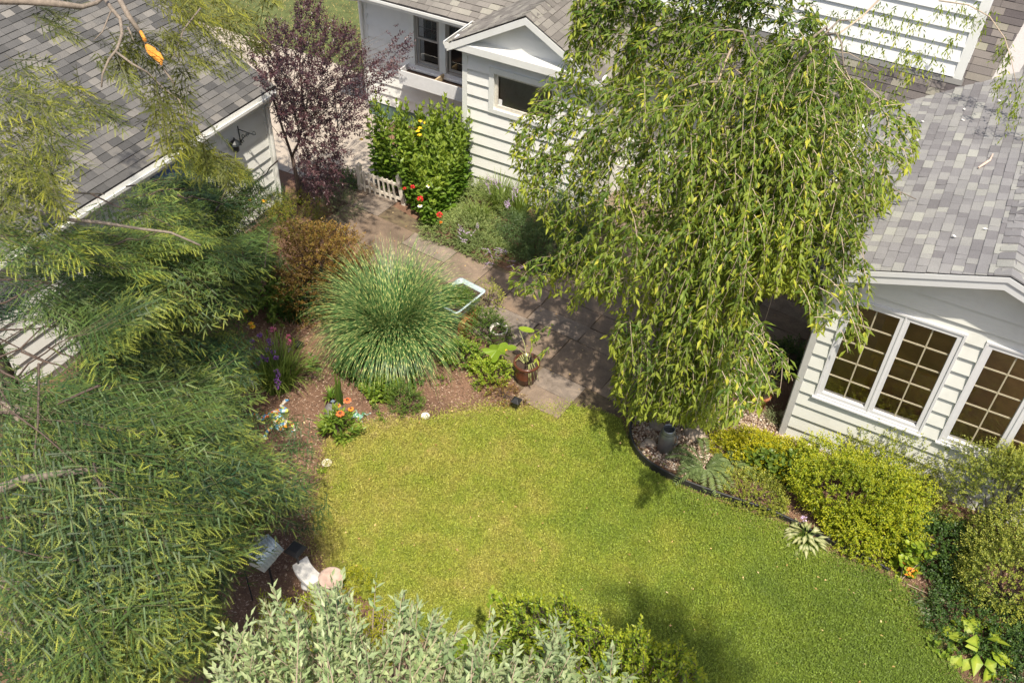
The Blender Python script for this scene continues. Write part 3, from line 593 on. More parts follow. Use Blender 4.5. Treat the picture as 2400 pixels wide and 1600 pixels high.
# ================================================================== SUNROOM
sun = thing('sunroom', 'pale grey clapboard sunroom with tall gridded windows under a shingled gable', 'house', (-.68, 10.104, 0))
YS = 10.104; XS0, XS1 = -.68, 3.2; XP, ZP, S3 = 1.108, 3.832, .339
wins = [(-.41, 1.01, .955, 2.70), (1.226, 2.646, .955, 2.70)]
zr = lambda x: ZP-S3*abs(x-XP)-.05
mb = MB(); xs = [XS0, wins[0][0], wins[0][1], wins[1][0], wins[1][1], XS1]
for a0, a1 in ((xs[0], xs[1]), (xs[2], xs[3]), (xs[4], xs[5])): mb.box((a0, YS, 0), (a1, YS+.1, 2.72))
for a0, a1 in ((xs[1], xs[2]), (xs[3], xs[4])): mb.box((a0, YS, 0), (a1, YS+.1, wins[0][2])); mb.box((a0, YS, wins[0][3]), (a1, YS+.1, 2.72))
mb.prism([(XS0, YS+.001, 2.72), (XS1, YS+.001, 2.72), (XS1, YS+.001, zr(XS1)), (XP, YS+.001, zr(XP)), (XS0, YS+.001, zr(XS0))], (0, .09, 0))
mb.box((XS0, YS+.1, 0), (XS0+.1, 16, 3.05)).box((XS1-.1, YS+.1, 0), (XS1, 16, .9)).box((XS1-.1, YS+.1, 2.7), (XS1, 16, 3.05))
clap(mb, (0, YS, 0), X1, -Y1, XS0+.07, XS1, .0, ZP-.1, .235, wins, lo=lambda z: XP-max(0, (ZP-.09-z)/S3) if z > 3.0 else -9, hi=lambda z: XP+max(0, (ZP-.09-z)/S3) if z > 3.0 else 9)
mb.build('wall', WHITE2, sun)
mb = MB(); mb.box((XS0-.015, YS-.034, 0), (XS0+.075, YS, 3.10)).box((XS0-.03, YS, 0), (XS0-.001, YS+.09, 3.02)); mb.build('corner_board', plain('corner_trim', (.46, .455, .44), .6, nz=.06), sun, bevel=.003)
mb = MB(); mb.box((XS0+.1, YS+.1, .35), (XS1-.1, 15, .4)); mb.build('floor', plain('wood_floor', (.6, .30, .11), .35, nz=.25, scale=5), sun)
mb = MB(); mb.box((.1, 11.1, 1.08), (1.5, 12.1, 1.12)).box((.15, 11.15, .4), (.22, 11.22, 1.08)).box((1.38, 11.15, .4), (1.45, 11.22, 1.08)); mb.build('table', plain('wood_table', (.75, .38, .12), .35, nz=.3, scale=3), sun)
YRr = YS-.35
def rl(x): return ZP-S3*abs(x-XP)
XE0 = -1.12; XE1 = 3.5
mb = MB()
for a0, a1 in ((XE0, XP), (XP, XE1)): mb.prism([(a0, YRr+.02, rl(a0)-.015), (a1, YRr+.02, rl(a1)-.015), (a1, 19, rl(a1)-.015), (a0, 19, rl(a0)-.015)], (0, 0, -.03))
mb.build('roof_deck', UNDER, sun)
vm3 = math.hypot(1, S3); LL = (XP-XE0)*vm3
sh = shingles((XE0, 0, rl(XE0)), -Y1, nrm([1, 0, S3]), nrm([-S3, 0, 1]), [(-YRr, 0), (-YRr, LL), (-19, LL), (-19, 0)], e=.125, wmin=.10, wmax=.24, seed=9); sh.build('roof', SH_R, sun)
sh = shingles((XE1, 0, rl(XE1)), Y1, nrm([-1, 0, S3]), nrm([S3, 0, 1]), [(YRr, 0), (YRr, (XE1-XP)*vm3), (19, (XE1-XP)*vm3), (19, 0)], e=.125, wmin=.10, wmax=.24, seed=10); sh.build('roof', SH_R, sun)
mb = MB(); y = YRr
while y < 14:
    e = .17
    for s in (-1, 1):
        mb.hexa([(XP, y, ZP+.004), (XP+s*.16, y, ZP-.16*S3+.004), (XP+s*.16, y+e, ZP-.16*S3+.001), (XP, y+e, ZP+.001)], [(XP, y, ZP+.024), (XP+s*.16, y, ZP-.16*S3+.022), (XP+s*.16, y+e, ZP-.16*S3+.006), (XP, y+e, ZP+.006)])
    y += e
mb.build('ridge_cap', SH_R, sun)
mb = MB()
for a0, a1 in ((XE0, XP), (XP, XE1)):
    for (d0, d1, yy, th) in ((-.02, -.085, YRr, .02), (-.085, -.20, YRr+.018, .02)):
        mb.prism([(a0, yy, rl(a0)+d0), (a1, yy, rl(a1)+d0), (a1, yy, rl(a1)+d1), (a0, yy, rl(a0)+d1)], (0, th, 0))
    mb.prism([(a0, YRr+.04, rl(a0)-.19), (a1, YRr+.04, rl(a1)-.19), (a1, YRr+.04, rl(a1)-.20), (a0, YRr+.04, rl(a0)-.20)], (0, .33, 0))
mb.box((XE0, YRr, rl(XE0)-.2), (XE0+.02, 15, rl(XE0)-.03)); mb.build('rake_board', TRIM2, sun)
mb = MB(); mb.hexa([(XE0+.02, YRr+.4, 2.87), (XS0, YRr+.4, 2.87), (XS0, 15, 2.87), (XE0+.02, 15, 2.87)], [(XE0+.02, YRr+.4, 2.885), (XS0, YRr+.4, 2.885), (XS0, 15, 2.885), (XE0+.02, 15, 2.885)]); gutter(mb, (XE0-.002, YRr+.1, rl(XE0)-.04), (XE0-.002, 14.2, rl(XE0)-.04), (-1, 0, 0)); mb.build('gutter', GUT, sun)
for wi, (a0, a1, z0, z1) in enumerate(wins):
    P0 = (0, YS, 0); nn = -Y1; mb = MB(); am = (a0+a1)/2
    framebox(mb, P0, X1, nn, a0, a1, z0, z1, .035, -.03, .05); framebox(mb, P0, X1, nn, a0+.035, am, z0+.035, z1-.035, .06, -.03, .036); framebox(mb, P0, X1, nn, am+.001, a1-.035, z0+.035, z1-.035, .06, -.03, .036)
    slab(mb, P0, X1, nn, am-.012, am+.012, z0+.036, z1-.036, .036, .046); slab(mb, P0, X1, nn, a0-.02, a1+.02, z0-.03, z0-.001, 0, .075)
    fr = mb.build('window', plain('window_vinyl', (.64, .64, .65), .4, nz=.03), sun, bevel=.004)
    for (c0, c1) in ((a0+.095, am-.06), (am+.061, a1-.095)):
        mb = MB(); slab(mb, P0, X1, nn, c0, c1, z0+.095, z1-.095, -.012, -.008); mb.build('pane', GLASS, fr)
        mb = MB(); slab(mb, P0, X1, nn, (c0+c1)/2-.009, (c0+c1)/2+.009, z0+.095, z1-.095, -.0075, .003)
        for k in range(1, 5): zz = z0+.095+(z1-z0-.19)*k/5; slab(mb, P0, X1, nn, c0, c1, zz-.009, zz+.009, -.0074, .002)
        mb.build('grille', plain('grille_tan', (.40, .355, .25), .6), fr)
# ================================================================== GARAGE
gar = thing('garage', 'small white garage with grey shingle roof and blue door behind the hemlock', 'garage', (-10.4, 10.95, 0))
XG = -10.4; YG1 = 10.95; YG0 = .5; ZE = 2.36; SG = .48
door = (8.28, 9.32)
mb = MB(); mb.box((XG-.1, door[1], 0), (XG, YG1, 2.3)).box((XG-.1, YG0, 0), (XG, door[0], 2.3)).box((XG-.1, door[0], 2.12), (XG, door[1], 2.3)).box((XG-6, YG1-.1, 0), (XG-.1, YG1, 2.3)).box((XG-6, YG0, 0), (XG-.1, YG0+.1, 2.3))
clap(mb, (XG, 0, 0), Y1, X1, YG0, YG1-.1, .15, 2.3, .235, [(door[0]-.12, door[1]+.12, 0, 2.2)])
mb.prism([(XG-.1, YG1-.05, 2.3), (XG-6, YG1-.05, 2.3), (XG-3.05, YG1-.05, 2.3+2.9*SG)], (0, -.05, 0)); mb.build('wall', plain('garage_siding', (.70, .70, .66), .55, nz=.03, scale=3, bmp=.25, bscale=40), gar)
mb = MB(); mb.box((XG, YG1-.1, .05), (XG+.034, YG1+.012, 2.26)).box((XG-.1, YG1, .05), (XG, YG1+.012, 2.26)); mb.build('corner_board', TRIM, gar)
mb = MB(); mb.box((XG-.05, door[0]+.05, .05), (XG-.02, door[1]-.05, 2.05)).box((XG-.02, door[0]+.18, 1.15), (XG-.008, door[1]-.18, 1.85)).box((XG-.02, door[0]+.18, .25), (XG-.008, door[1]-.18, .95)); dd = mb.build('door', BLUE, gar, bevel=.005)
mb = MB(); mb.tube([(XG-.02, door[0]+.12, 1.0), (XG+.04, door[0]+.12, 1.0)], .012, 8).ball((XG+.055, door[0]+.12, 1.0), .028); mb.build('handle', DARK, dd)
mb = MB(); framebox(mb, (XG, 0, 0), Y1, X1, door[0]-.03, door[1]+.03, -.02, 2.16, .08, -.04, .03); mb.build('door_frame', DBLUE, gar)
mb = MB(); framebox(mb, (XG, 0, 0), Y1, X1, door[0]-.12, door[1]+.12, -.02, 2.25, .09, 0, .026); mb.build('door_casing', TRIM, gar)
XGe = XG+.14; mb = MB(); YQ = YG1+.15
mb.prism([(XGe, YG0-.3, ZE-.02), (XG-3.05, YG0-.3, ZE-.02+(XGe-XG+3.05)*SG), (XG-3.05, YQ, ZE-.02+(XGe-XG+3.05)*SG), (XGe, YQ, ZE-.02)], (0, 0, -.03))
mb.prism([(XG-6.2, YG0-.3, ZE-.02), (XG-3.05, YG0-.3, ZE-.02+(XGe-XG+3.05)*SG), (XG-3.05, YQ, ZE-.02+(XGe-XG+3.05)*SG), (XG-6.2, YQ, ZE-.02)], (0, 0, -.03)); mb.build('roof_deck', UNDER, gar)
vg = math.hypot(1, SG); lg = (XGe-XG+3.05)*vg
sh = shingles((XGe, 0, ZE), Y1, nrm([-1, 0, SG]), nrm([SG, 0, 1]), [(YG0-.3, 0), (YQ, 0), (YQ, lg), (YG0-.3, lg)], e=.128, wmin=.13, wmax=.27, seed=21); sh.build('roof', SH_G, gar)
sh = shingles((XG-6.2, 0, ZE), -Y1, nrm([1, 0, SG]), nrm([-SG, 0, 1]), [(-YQ, 0), (-YG0+.3, 0), (-YG0+.3, lg-.02), (-YQ, lg-.02)], e=.128, wmin=.13, wmax=.27, seed=22); sh.build('roof', SH_G, gar)
mb = MB(); y = YG0
while y < YQ:
    zt_ = ZE+(XGe-XG+3.05)*SG
    for s in (-1, 1): mb.hexa([(XG-3.05, y, zt_+.004), (XG-3.05+s*.16, y, zt_-.16*SG+.004), (XG-3.05+s*.16, y+.17, zt_-.16*SG+.002), (XG-3.05, y+.17, zt_+.002)], [(XG-3.05, y, zt_+.024), (XG-3.05+s*.16, y, zt_-.16*SG+.022), (XG-3.05+s*.16, y+.17, zt_-.16*SG+.007), (XG-3.05, y+.17, zt_+.007)])
    y += .17
mb.build('ridge_cap', SH_G, gar)
mb = MB(); gutter(mb, (XGe+.005, YG0, ZE-.02), (XGe+.005, YQ-.12, ZE-.02), (1, 0, 0), w=.13); mb.build('gutter', GUT, gar)
mb = MB(); mb.box((XGe-.02, YG0, ZE-.17), (XGe, YQ-.05, ZE-.03)).box((XG, YG0, 2.24), (XGe-.02, YQ-.05, 2.25)); mb.build('soffit', TRIM, gar)
pts = [p for p in ((YQ-.02, 0),)]
mb = MB(); mb.prism([(XGe, YQ-.02, ZE-.03), (XG-3.05, YQ-.02, ZE-.03+lg/vg*SG), (XG-3.05, YQ-.02, ZE-.16+lg/vg*SG), (XGe, YQ-.02, ZE-.16)], (0, .02, 0)); mb.build('rake_board', TRIM, gar)
mb = MB(); mb.tube([(XGe+.06, YG1-.05, 2.26), (XGe+.05, YG1-.05, 2.2), (XG+.09, YG1-.05, 2.05), (XG+.08, YG1-.05, 1.9), (XG+.08, YG1-.05, .1)], .035, 8); mb.build('downspout', GUT, gar)
# scroll bracket
pb = atX(559, 330, XG)[1]; zb0 = atX(556, 292, XG)[2]
mb = MB(); mb.tube([(XG+.04, pb, zb0), (XG+.04, pb, zb0-.36)], .010, 6)
arm = [(XG+.04+t*.34, pb, zb0-.06+0*t) for t in np.linspace(0, 1, 6)]; mb.tube(arm, .009, 6)
a = np.linspace(0, 1.6*pi, 14); mb.tube([(XG+.38+.03*sin(t), pb, zb0-.06+.03-.03*cos(t)) for t in a], .006, 6)
mb.tube([(XG+.05+.22*t, pb, zb0-.32+.25*t**.6) for t in np.linspace(0, 1, 10)], .007, 6)
for cx_, cz_, r_ in ((.13, -.17, .035), (.09, -.27, .03), (.22, -.11, .028)): mb.tube([(XG+cx_+r_*cos(t), pb, zb0+cz_+r_*sin(t)) for t in np.linspace(0, 1.5*pi, 12)], .006, 6)
mb.build('plant_bracket', DARK, gar)
wl = atX(538, 336, XG); mb = MB(); wl = np.array([XG+.12, max(wl[1], door[1]+.2), wl[2]]); mb.lathe(wl-Z*.12, [(.04, 0), (.055, .02), (.06, .14)], 10).lathe(wl+Z*.02, [(.10, 0), (.085, .03), (.02, .09), (.01, .12)], 10); mb.tube([(XG, wl[1], wl[2]-.02), wl-Z*.02], .012, 6); mb.build('wall_lantern', DARK, gar)
# ================================================================== TREES
LF = {}
LF['cherry'] = leafmat('cherry_leaf', (.06, .125, .014), (.25, .33, .045), (.44, .48, .05), trans=.42, rough=.5, spots=((.50, .50, .06), .08), spec=.35)
# ---- weeping cherry
cb = np.array([-2.05, 10.75, 0.]); cherry = thing('weeping_tree', 'tall weeping tree with long drooping leafy strands between the cottage and the sunroom', 'tree', cb)
CROWN = [(1330, -90), (1340, 60), (1330, 130), (1290, 170), (1235, 250), (1195, 290), (1190, 350), (1215, 420), (1235, 480), (1300, 560), (1290, 700), (1340, 745), (1390, 690), (1430, 735), (1425, 800), (1440, 860), (1430, 930), (1470, 990), (1560, 985), (1640, 1008), (1740, 1000), (1790, 960), (1860, 900), (1850, 820), (1790, 770), (1780, 700), (1830, 690), (1890, 720), (1910, 790), (1960, 745), (1990, 835), (2040, 820), (2050, 700), (2030, 600), (2040, 520), (2105, 480), (2120, 430), (2150, 370), (2160, 300), (2130, 240), (2060, 215), (2000, 180), (1960, 120), (1930, 60), (1940, -90)]
EXTRA = [(1190, 600), (1320, 600), (1320, 660), (1250, 690), (1300, 720), (1290, 820), (1255, 850), (1235, 800), (1260, 700), (1200, 700)]
def carve(P): 
    q = proj(P); return inpoly(q, CROWN) | inpoly(q, EXTRA)
# limbs
limbs = [(cb+[0, 0, 0], cb+[.05, -.05, 1.2], cb+[-.1, -.1, 2.4], cb+[.1, -.15, 3.6], cb+[.05, -.1, 4.6])]
mb = MB(); mb.tube(limbs[0], [.14, .12, .10, .075, .04], 12); mb.build('trunk', BARK, cherry, smooth=True)
r0 = np.random.default_rng(3); strands = []; mb = MB(); mt = MB()
for i in range(34):
    a = 2*pi*i/34*2.4+r0.uniform(-.3, .3); zs = r0.uniform(1.9, 4.5); R = r0.uniform(1.1, 2.5)*(1 if zs < 4 else .8); rise = r0.uniform(.3, .9)
    st = cb+np.array([0, 0, zs]); d = np.array([cos(a), sin(a), 0]); t = np.linspace(0, 1, 9)[:, None]
    pts = st+d*R*t+Z*(rise*np.sin(t*pi*.78)*1.6*1.0-.15*t)+np.c_[r0.normal(size=(9, 2))*.03, np.zeros(9)]
    pts = pts[:7+i % 3]; q = proj(pts); kk = len(pts)
    mb.tube(pts, np.linspace(.026, .006, kk), 6)
    strands.append(pts)
mb.build('branch', BARK, cherry, smooth=True)
def curve_at(pts, t):
    f = t*(len(pts)-1); i = int(min(f, len(pts)-2)); return pts[i]+(pts[i+1]-pts[i])*(f-i)
PV, DV, SV, TW = [], [], [], []
def roofz(p):
    if p[0] > -1.3: return rl(max(p[0], -1.12))+.12
    if p[1] > 12.9 and p[0] < -4.9: return ZA-SL*abs(p[0]-XA)+.1
    return .25
ec, er = cb+[0.05, -.1, 2.5], np.array([2.55, 2.5, 3.1])
cc_ = rng.uniform([1220, -60], [2160, 960], (120, 2)); cand = np.concatenate([rng.uniform([1180, -100], [2240, 1010], (1350, 2)), np.repeat(cc_, 10, 0)+rng.normal(size=(1200, 2))*30, rng.uniform([1420, 760], [1800, 1000], (200, 2))]); cand = cand[inpoly(cand, CROWN) | inpoly(cand, EXTRA)]; g_ = np.sin(cand[:, 0]*.021+1.3*np.sin(cand[:, 1]*.017))*np.sin(cand[:, 1]*.019+1.7*np.sin(cand[:, 0]*.013)); pk_ = np.clip(.9+.7*g_, .2, 1); pk_[inpoly(cand, [(1310, 370), (1470, 350), (1500, 560), (1340, 560)])] *= .3; cand = cand[rng.uniform(size=len(cand)) < pk_]
for p in cand:
    d = ray(*p); s_ = rng.uniform(.62, 1.0); o2 = (np.array([0, 0, CH])-ec)/(er*s_); d2 = d/(er*s_); A_, B_, C_ = d2@d2, 2*o2@d2, o2@o2-1; q_ = B_*B_-4*A_*C_
    t_hit = (-B_-math.sqrt(q_))/(2*A_) if q_ > 0 else -B_/(2*A_); P_h = np.array([0, 0, CH])+d*t_hit
    for _ in range(40):
        if P_h[2] > roofz(P_h)+.15: break
        t_hit -= .08; P_h = np.array([0, 0, CH])+d*t_hit
    hd = P_h-cb; hd[2] = 0; rad_ = np.linalg.norm(hd); hd /= max(rad_, .1)
    a = rng.normal()*.5; hd = np.array([hd[0]*cos(a)-hd[1]*sin(a), hd[0]*sin(a)+hd[1]*cos(a), 0])
    hang = rng.uniform(.3, 1.3); L_o = rng.uniform(.12, .5)*(1.3 if P_h[2] > 3.5 else .8); n_ = max(5, int((hang+L_o)/.06)); tt = np.linspace(0, 1, n_)[:, None]
    c = P_h-hd*L_o*.6+Z*.1+hd*L_o*1.2*(1-(1-tt)**2)+Z*(.10*np.sin(tt*pi)-hang*tt**1.3)+rng.normal(size=3)*[.1, .1, 0]*tt
    ok = carve(c) & np.array([q[2] > roofz(q) for q in c]); bad = np.where(~ok)[0]
    if len(bad): c = c[:bad[0]]
    if len(c) < 4: continue
    PV.append(c[:-1]); DV.append(np.diff(c, axis=0)); SV.append(np.linspace(0, 1, len(c)-1)); k5 = max(1, len(c)//4); mt.tube(c[::k5], np.linspace(.004, .002, len(c[::k5])), 3, caps=False)
for pts in strands:
    for j in range(16):
        t = r0.uniform(.18, 1); s = curve_at(pts, t); a = math.atan2(*(pts[-1]-pts[0])[[1, 0]])+r0.normal()*.9; out = r0.uniform(.1, .55); hang = r0.uniform(.7, 2.6)
        hang = min(hang, s[2]-r0.uniform(.25, 1.3))
        if hang < .3: continue
        n_ = int(hang/.06)+3; tt = np.linspace(0, 1, n_)[:, None]; d = np.array([cos(a), sin(a), 0]); sway = r0.normal(size=3)*[.12, .12, 0]
        c = s+d*out*(1-(1-tt)**2.2)*1.1+Z*(.10*np.sin(tt*3)*(tt < .35)-hang*tt**1.35)+sway*tt
        ok = carve(c); bad = np.where(~ok)[0]
        if len(bad): 
            c = c[:bad[0]]
        if len(c) < 4: continue
        PV.append(c[:-1]); DV.append(np.diff(c, axis=0)); SV.append(np.linspace(0, 1, len(c)-1)); TW.append((c[0], c[len(c)//2], c[-1]))
        mt.tube(c[::max(1, len(c)//5)], np.linspace(.0045, .002, len(c[::max(1, len(c)//5)])), 3, caps=False)
mt.build('twigs', BARKL, cherry)
P0_ = np.concatenate(PV); D0_ = nrm(np.concatenate(DV)); T0_ = np.concatenate(SV); k = 2
P_ = np.repeat(P0_, k, 0)+rng.normal(size=(len(P0_)*k, 3))*.012; Dd = np.repeat(D0_, k, 0); side = nrm(rng.normal(size=P_.shape)*[1, 1, .2])
dl = nrm(Dd*rng.uniform(.1, .9, (len(P_), 1))+side*.95-Z*.22); N_ = nrm(side+Z*.7+rng.normal(size=P_.shape)*.3)
V, F = leaves(P_, dl, N_, rng.uniform(.06, .14, len(P_)), rng.uniform(.024, .044, len(P_)), curl=.2)
npmesh('crown', V, F, LF['cherry'], cherry, attr={'tint': np.repeat(np.repeat(T0_, k)**3*.55, 5)})
print('cherry leaves', len(P_))
# visible bare arching limbs
mb = MB()
for L_, r_ in (([(1728, -30, 5.0), (1735, 40, 4.95), (1725, 90, 4.9), (1700, 145, 4.85), (1680, 200, 4.75), (1672, 250, 4.6)], .022), ([(1700, 145, 4.85), (1740, 175, 4.8), (1765, 215, 4.7), (1790, 260, 4.5)], .008), ([(1860, 430, 3.9), (1835, 380, 4.0), (1800, 330, 4.15), (1775, 318, 4.15), (1765, 345, 4.0), (1772, 400, 3.8)], .014), ([(1850, 400, 3.95), (1890, 425, 3.8), (1940, 470, 3.6), (1975, 530, 3.3)], .009), ([(1835, 385, 4.0), (1800, 420, 3.9), (1770, 480, 3.6)], .007), ([(2070, -10, 4.9), (2020, 40, 4.8), (1965, 80, 4.7), (1930, 120, 4.6)], .016), ([(2200, 2, 4.8), (2270, 12, 4.8), (2320, 40, 4.75), (2355, 90, 4.6), (2370, 140, 4.4), (2385, 210, 4.1)], .010), ([(1930, 120, 4.6), (1990, 125, 4.6), (2060, 165, 4.4)], .006), ([(1540, 210, 4.2), (1480, 108, 4.4), (1600, 85, 4.7)], .007)):
    mb.tube([at(*p) for p in L_], np.linspace(r_, r_*.45, len(L_)), 6)
for (x0, y0, x1, y1, z0) in ((1540, 560, 1500, 660, 2.6), (1850, 540, 1790, 760, 2.4), (1790, 760, 1770, 900, 1.6), (1620, 700, 1640, 860, 1.9), (1690, 560, 1660, 760, 2.2), (1380, 570, 1330, 640, 2.3), (1520, 480, 1400, 560, 2.8), (1850, 400, 1900, 470, 3.8), (1560, 300, 1590, 520, 3.6), (1700, 300, 1695, 480, 4.0), (1640, 330, 1620, 520, 3.7), (1900, 40, 1902, 190, 4.7), (1980, 160, 2010, 260, 4.4)):
    mb.tube([at(x0, y0, z0+.5), at(x0*.6+x1*.4+6, y0*.6+y1*.4, z0+.42), at(x1, y1, z0)], [.007, .005, .003], 5)
mb.build('bare_limb', BARKL, cherry, smooth=True)
# sprays hanging from the long outer shoot over the sunroom roof
sp = np.array([at(*p) for p in [(2210, 5, 4.8), (2270, 12, 4.8), (2290, 25, 4.75), (2320, 40, 4.75), (2355, 90, 4.6), (2362, 110, 4.5), (2370, 140, 4.4), (2380, 180, 4.2), (2385, 210, 4.1), (2388, 240, 4.0), (2250, 8, 4.8), (2100, 60, 4.75), (2130, 100, 4.7), (2160, 130, 4.6), (2090, 130, 4.6), (2010, 190, 4.5), (2110, 190, 4.5), (2060, 230, 4.4), (1960, 30, 4.8), (2000, 20, 4.8), (2040, 30, 4.8), (1990, 80, 4.7), (2030, 90, 4.7), (2070, 10, 4.8), (2100, 20, 4.8), (2140, 30, 4.8), (2150, 60, 4.75), (1950, 140, 4.6), (2060, 150, 4.6), (2140, 160, 4.6), (2180, 110, 4.7), (2200, 130, 4.6), (2120, 130, 4.6), (2020, 140, 4.6), (2220, 90, 4.7), (2350, 180, 4.3), (2360, 230, 4.2), (2395, 270, 4.1)]])
P = np.repeat(sp, 6, 0); P = P+rng.normal(size=P.shape)*.07; V, F, t = shoots(P, nrm(rdir(len(P))*.5-Z), rng.uniform(.15, .36, len(P)), 7, .095, .026, 42, .1)
npmesh('outer_sprays', V, F, LF['cherry'], cherry, attr={'tint': t*.5})
# ---- hemlocks
def hemmat(name, c1, c2, tip, big):
    m, n, b, o = newmat(name)
    r = ramp(n, [(0, c1), (.5, tuple((np.array(c1)+np.array(c2))/2)), (1, c2)]); n.links.new(attrib(n, 'tone'), r.inputs[0])
    rj = n.nodes.new('ShaderNodeMapRange'); n.links.new(rnd(n), rj.inputs[0]); rj.inputs[3].default_value = .6; rj.inputs[4].default_value = 1.5
    cc = n.nodes.new('ShaderNodeCombineColor'); [n.links.new(rj.outputs[0], cc.inputs[i]) for i in range(3)]
    col = mix(n, attrib(n, 'tint'), mix(n, 1., r.outputs[0], cc.outputs[0], 'MULTIPLY'), tip)
    nz_ = ramp(n, [(.3, (.6, .68, .75)), (.7, (1.3, 1.2, 1.0))]); n.links.new(noise(n, 1.6, 3, .6), nz_.inputs[0]); col = mix(n, 1., col, nz_.outputs[0], 'MULTIPLY')
    n.links.new(col, b.inputs['Base Color']); b.inputs['Roughness'].default_value = .5; b.inputs['Specular IOR Level'].default_value = .35
    t = n.nodes.new('ShaderNodeBsdfTranslucent'); n.links.new(col, t.inputs[0]); ms = n.nodes.new('ShaderNodeMixShader'); ms.inputs[0].default_value = .3
    n.links.new(b.outputs[0], ms.inputs[1]); n.links.new(t.outputs[0], ms.inputs[2]); n.links.new(ms.outputs[0], o.inputs[0]); return m
def sprig(P, D, N, L, tint, w=.017, k=7):
    """twiglets: a tapering centre strip with k pairs of flat needles"""
    P = np.asarray(P, float); D = nrm(D); A = nrm(np.cross(D, N)); n = len(P); L = np.broadcast_to(L, (n,))[:, None]; vs, ts = [], []
    vs += [P+A*w*.35, P-A*w*.35, P+D*L]; ts += [np.zeros(n), np.zeros(n), np.ones(n)]; F = [np.array([0, 1, 2])]; q = 3
    for j in range(k):
        t = (j+.4)/k
        for s in (1, -1):
            c = P+D*L*t; nl = .0165*(1-.3*t)
            vs += [c-D*.0028, c+D*.0032, c+A*s*nl*.85+D*nl*.75-Z*.002]; ts += [np.full(n, t*.6), np.full(n, t*.6), np.full(n, .3+t*.7)]; F.append(np.array([q, q+1, q+2])); q += 3
    V = np.stack(vs, 1).reshape(-1, 3); T = np.stack(ts, 1)*np.asarray(tint)[:, None]
    i = (np.arange(n)*q)[:, None]; return V, np.concatenate([i+f for f in F]), T.ravel(), q
def branchlets(items, mat, parent, name='foliage', twigmat=None, shoot_n=7):
    """items: (P, heading, length, droop, tone, tint)"""
    Ps, Ds, Ns, Ls, Ti, To = [], [], [], [], [], []; mt = MB()
    for (P, h, Lb, droop, tone, tint) in items:
        h = nrm(h); s = nrm(np.cross(h, Z)); up = np.cross(s, h); roll = rng.normal()*.3; s = s*cos(roll)+up*sin(roll); up = np.cross(s, h)
        ax = lambda t: P+h*(Lb*t)-Z*(droop*Lb*t**2)+s*(wob*Lb*t*t)
        wob = rng.normal()*.12; t = np.linspace(0, 1, 6); mt.tube([ax(q) for q in t], np.linspace(.0024, .001, 6), 3, caps=False)
        for j in range(shoot_n):
            t = .06+.94*(j+.5)/shoot_n
            for sd in (1, -1):
                if rng.uniform() < .07: continue
                ls = Lb*(.40*(1-t)**.75+.07)*rng.uniform(.65, 1.15); b0 = ax(t); dh = nrm(h-Z*2*droop*t*.7); d = nrm(dh*.68+s*sd*.75+up*rng.normal()*.14-Z*.10)
                kk = max(2, int(ls/.048)); tt = (np.arange(kk)+.3)/kk; base = b0+d*(ls*tt)[:, None]-Z*(.4*ls*tt**2)[:, None]
                side = nrm(np.cross(d, up)); alt = np.where(np.arange(kk) % 2 == 0, 1, -1)[:, None]
                dd = nrm(d*.8+side*alt*.62+rng.normal(size=(kk, 3))*.13-Z*.14)
                lens = np.minimum(.16, .07+.6*ls*(1-tt))*rng.uniform(.75, 1.2, kk)
                Ps.append(np.vstack([base, base[-1:]])); Ds.append(np.vstack([dd, d-Z*.25])); Ns.append(np.repeat((up+rng.normal(size=3)*.2)[None], kk+1, 0)); Ls.append(np.r_[lens, .11]); Ti.append(np.r_[tint*np.clip(1.25*tt**2.2+rng.normal(size=kk)*.12, 0, 1), min(1, tint*1.2)]); To.append(np.full(kk+1, np.clip(tone+rng.normal()*.12, 0, 1)))
    P = np.concatenate(Ps); V, F, T, q = sprig(P, np.concatenate(Ds), np.concatenate(Ns), np.concatenate(Ls), np.concatenate(Ti)); To = np.repeat(np.concatenate(To), q)
    npmesh(name, V, F, mat, parent, attr={'tint': T, 'tone': To}); mt.build('twigs', twigmat or HTWIG, parent); print('sprigs', len(P))
def region(poly, n, zf, hf, Lr, droop, tone, tint, holes=()):
    poly_ = np.array(poly); lo, hi = poly_.min(0), poly_.max(0); out = []
    while len(out) < n:
        p = rng.uniform(lo, hi)
        if not inpoly(p[None], poly)[0] or any(inpoly(p[None], h)[0] for h in holes): continue
        z = zf(*p)+rng.normal()*.28; c = at(p[0], p[1], z); h = nrm(hf(c)+np.array([*rng.normal(size=2)*.6, rng.normal()*.2])); L_ = rng.uniform(*Lr)
        tip = proj(c+h*L_*.55)
        if not inpoly(tip[None], poly)[0]:
            L_ *= .6
            if rng.uniform() < .5: continue
        tn = tone(p) if callable(tone) else tone; out.append((c-h*L_*.5, h, L_, droop*rng.uniform(.5, 1.5), np.clip(tn+rng.normal()*.2, 0, 1), np.clip(tint*rng.choice([.15, .5, 1.0, 1.7]), 0, 1)))
    return out
HTWIG = plain('hemlock_twig', (.085, .075, .035), .8, nz=.3, scale=18)
HEM1 = hemmat('hemlock_needles', (.022, .060, .024), (.10, .165, .042), (.62, .66, .10), 1)  # base kept dark as painted shade, new-growth tips brightened to read as sunlit
HEM2 = hemmat('hemlock_needles_olive', (.04, .06, .014), (.15, .16, .03), (.58, .60, .05), 1)
T1 = np.array([-9.3, 2.2]); T2 = np.array([-8.6, 4.1])
def away(T, up=-.12): return lambda c: np.array([*(nrm(c[:2]-T)), up])
h1 = thing('hemlock_tree', 'large dark green hemlock spreading feathery boughs over the lower left of the garden', 'tree', (T1[0], T1[1], 0))
mb = MB(); mb.tube([(T1[0], T1[1], z) for z in (0, 2, 4, 6, 8)], [.24, .2, .16, .12, .07], 12); mb.build('trunk', BARK, h1, smooth=True)
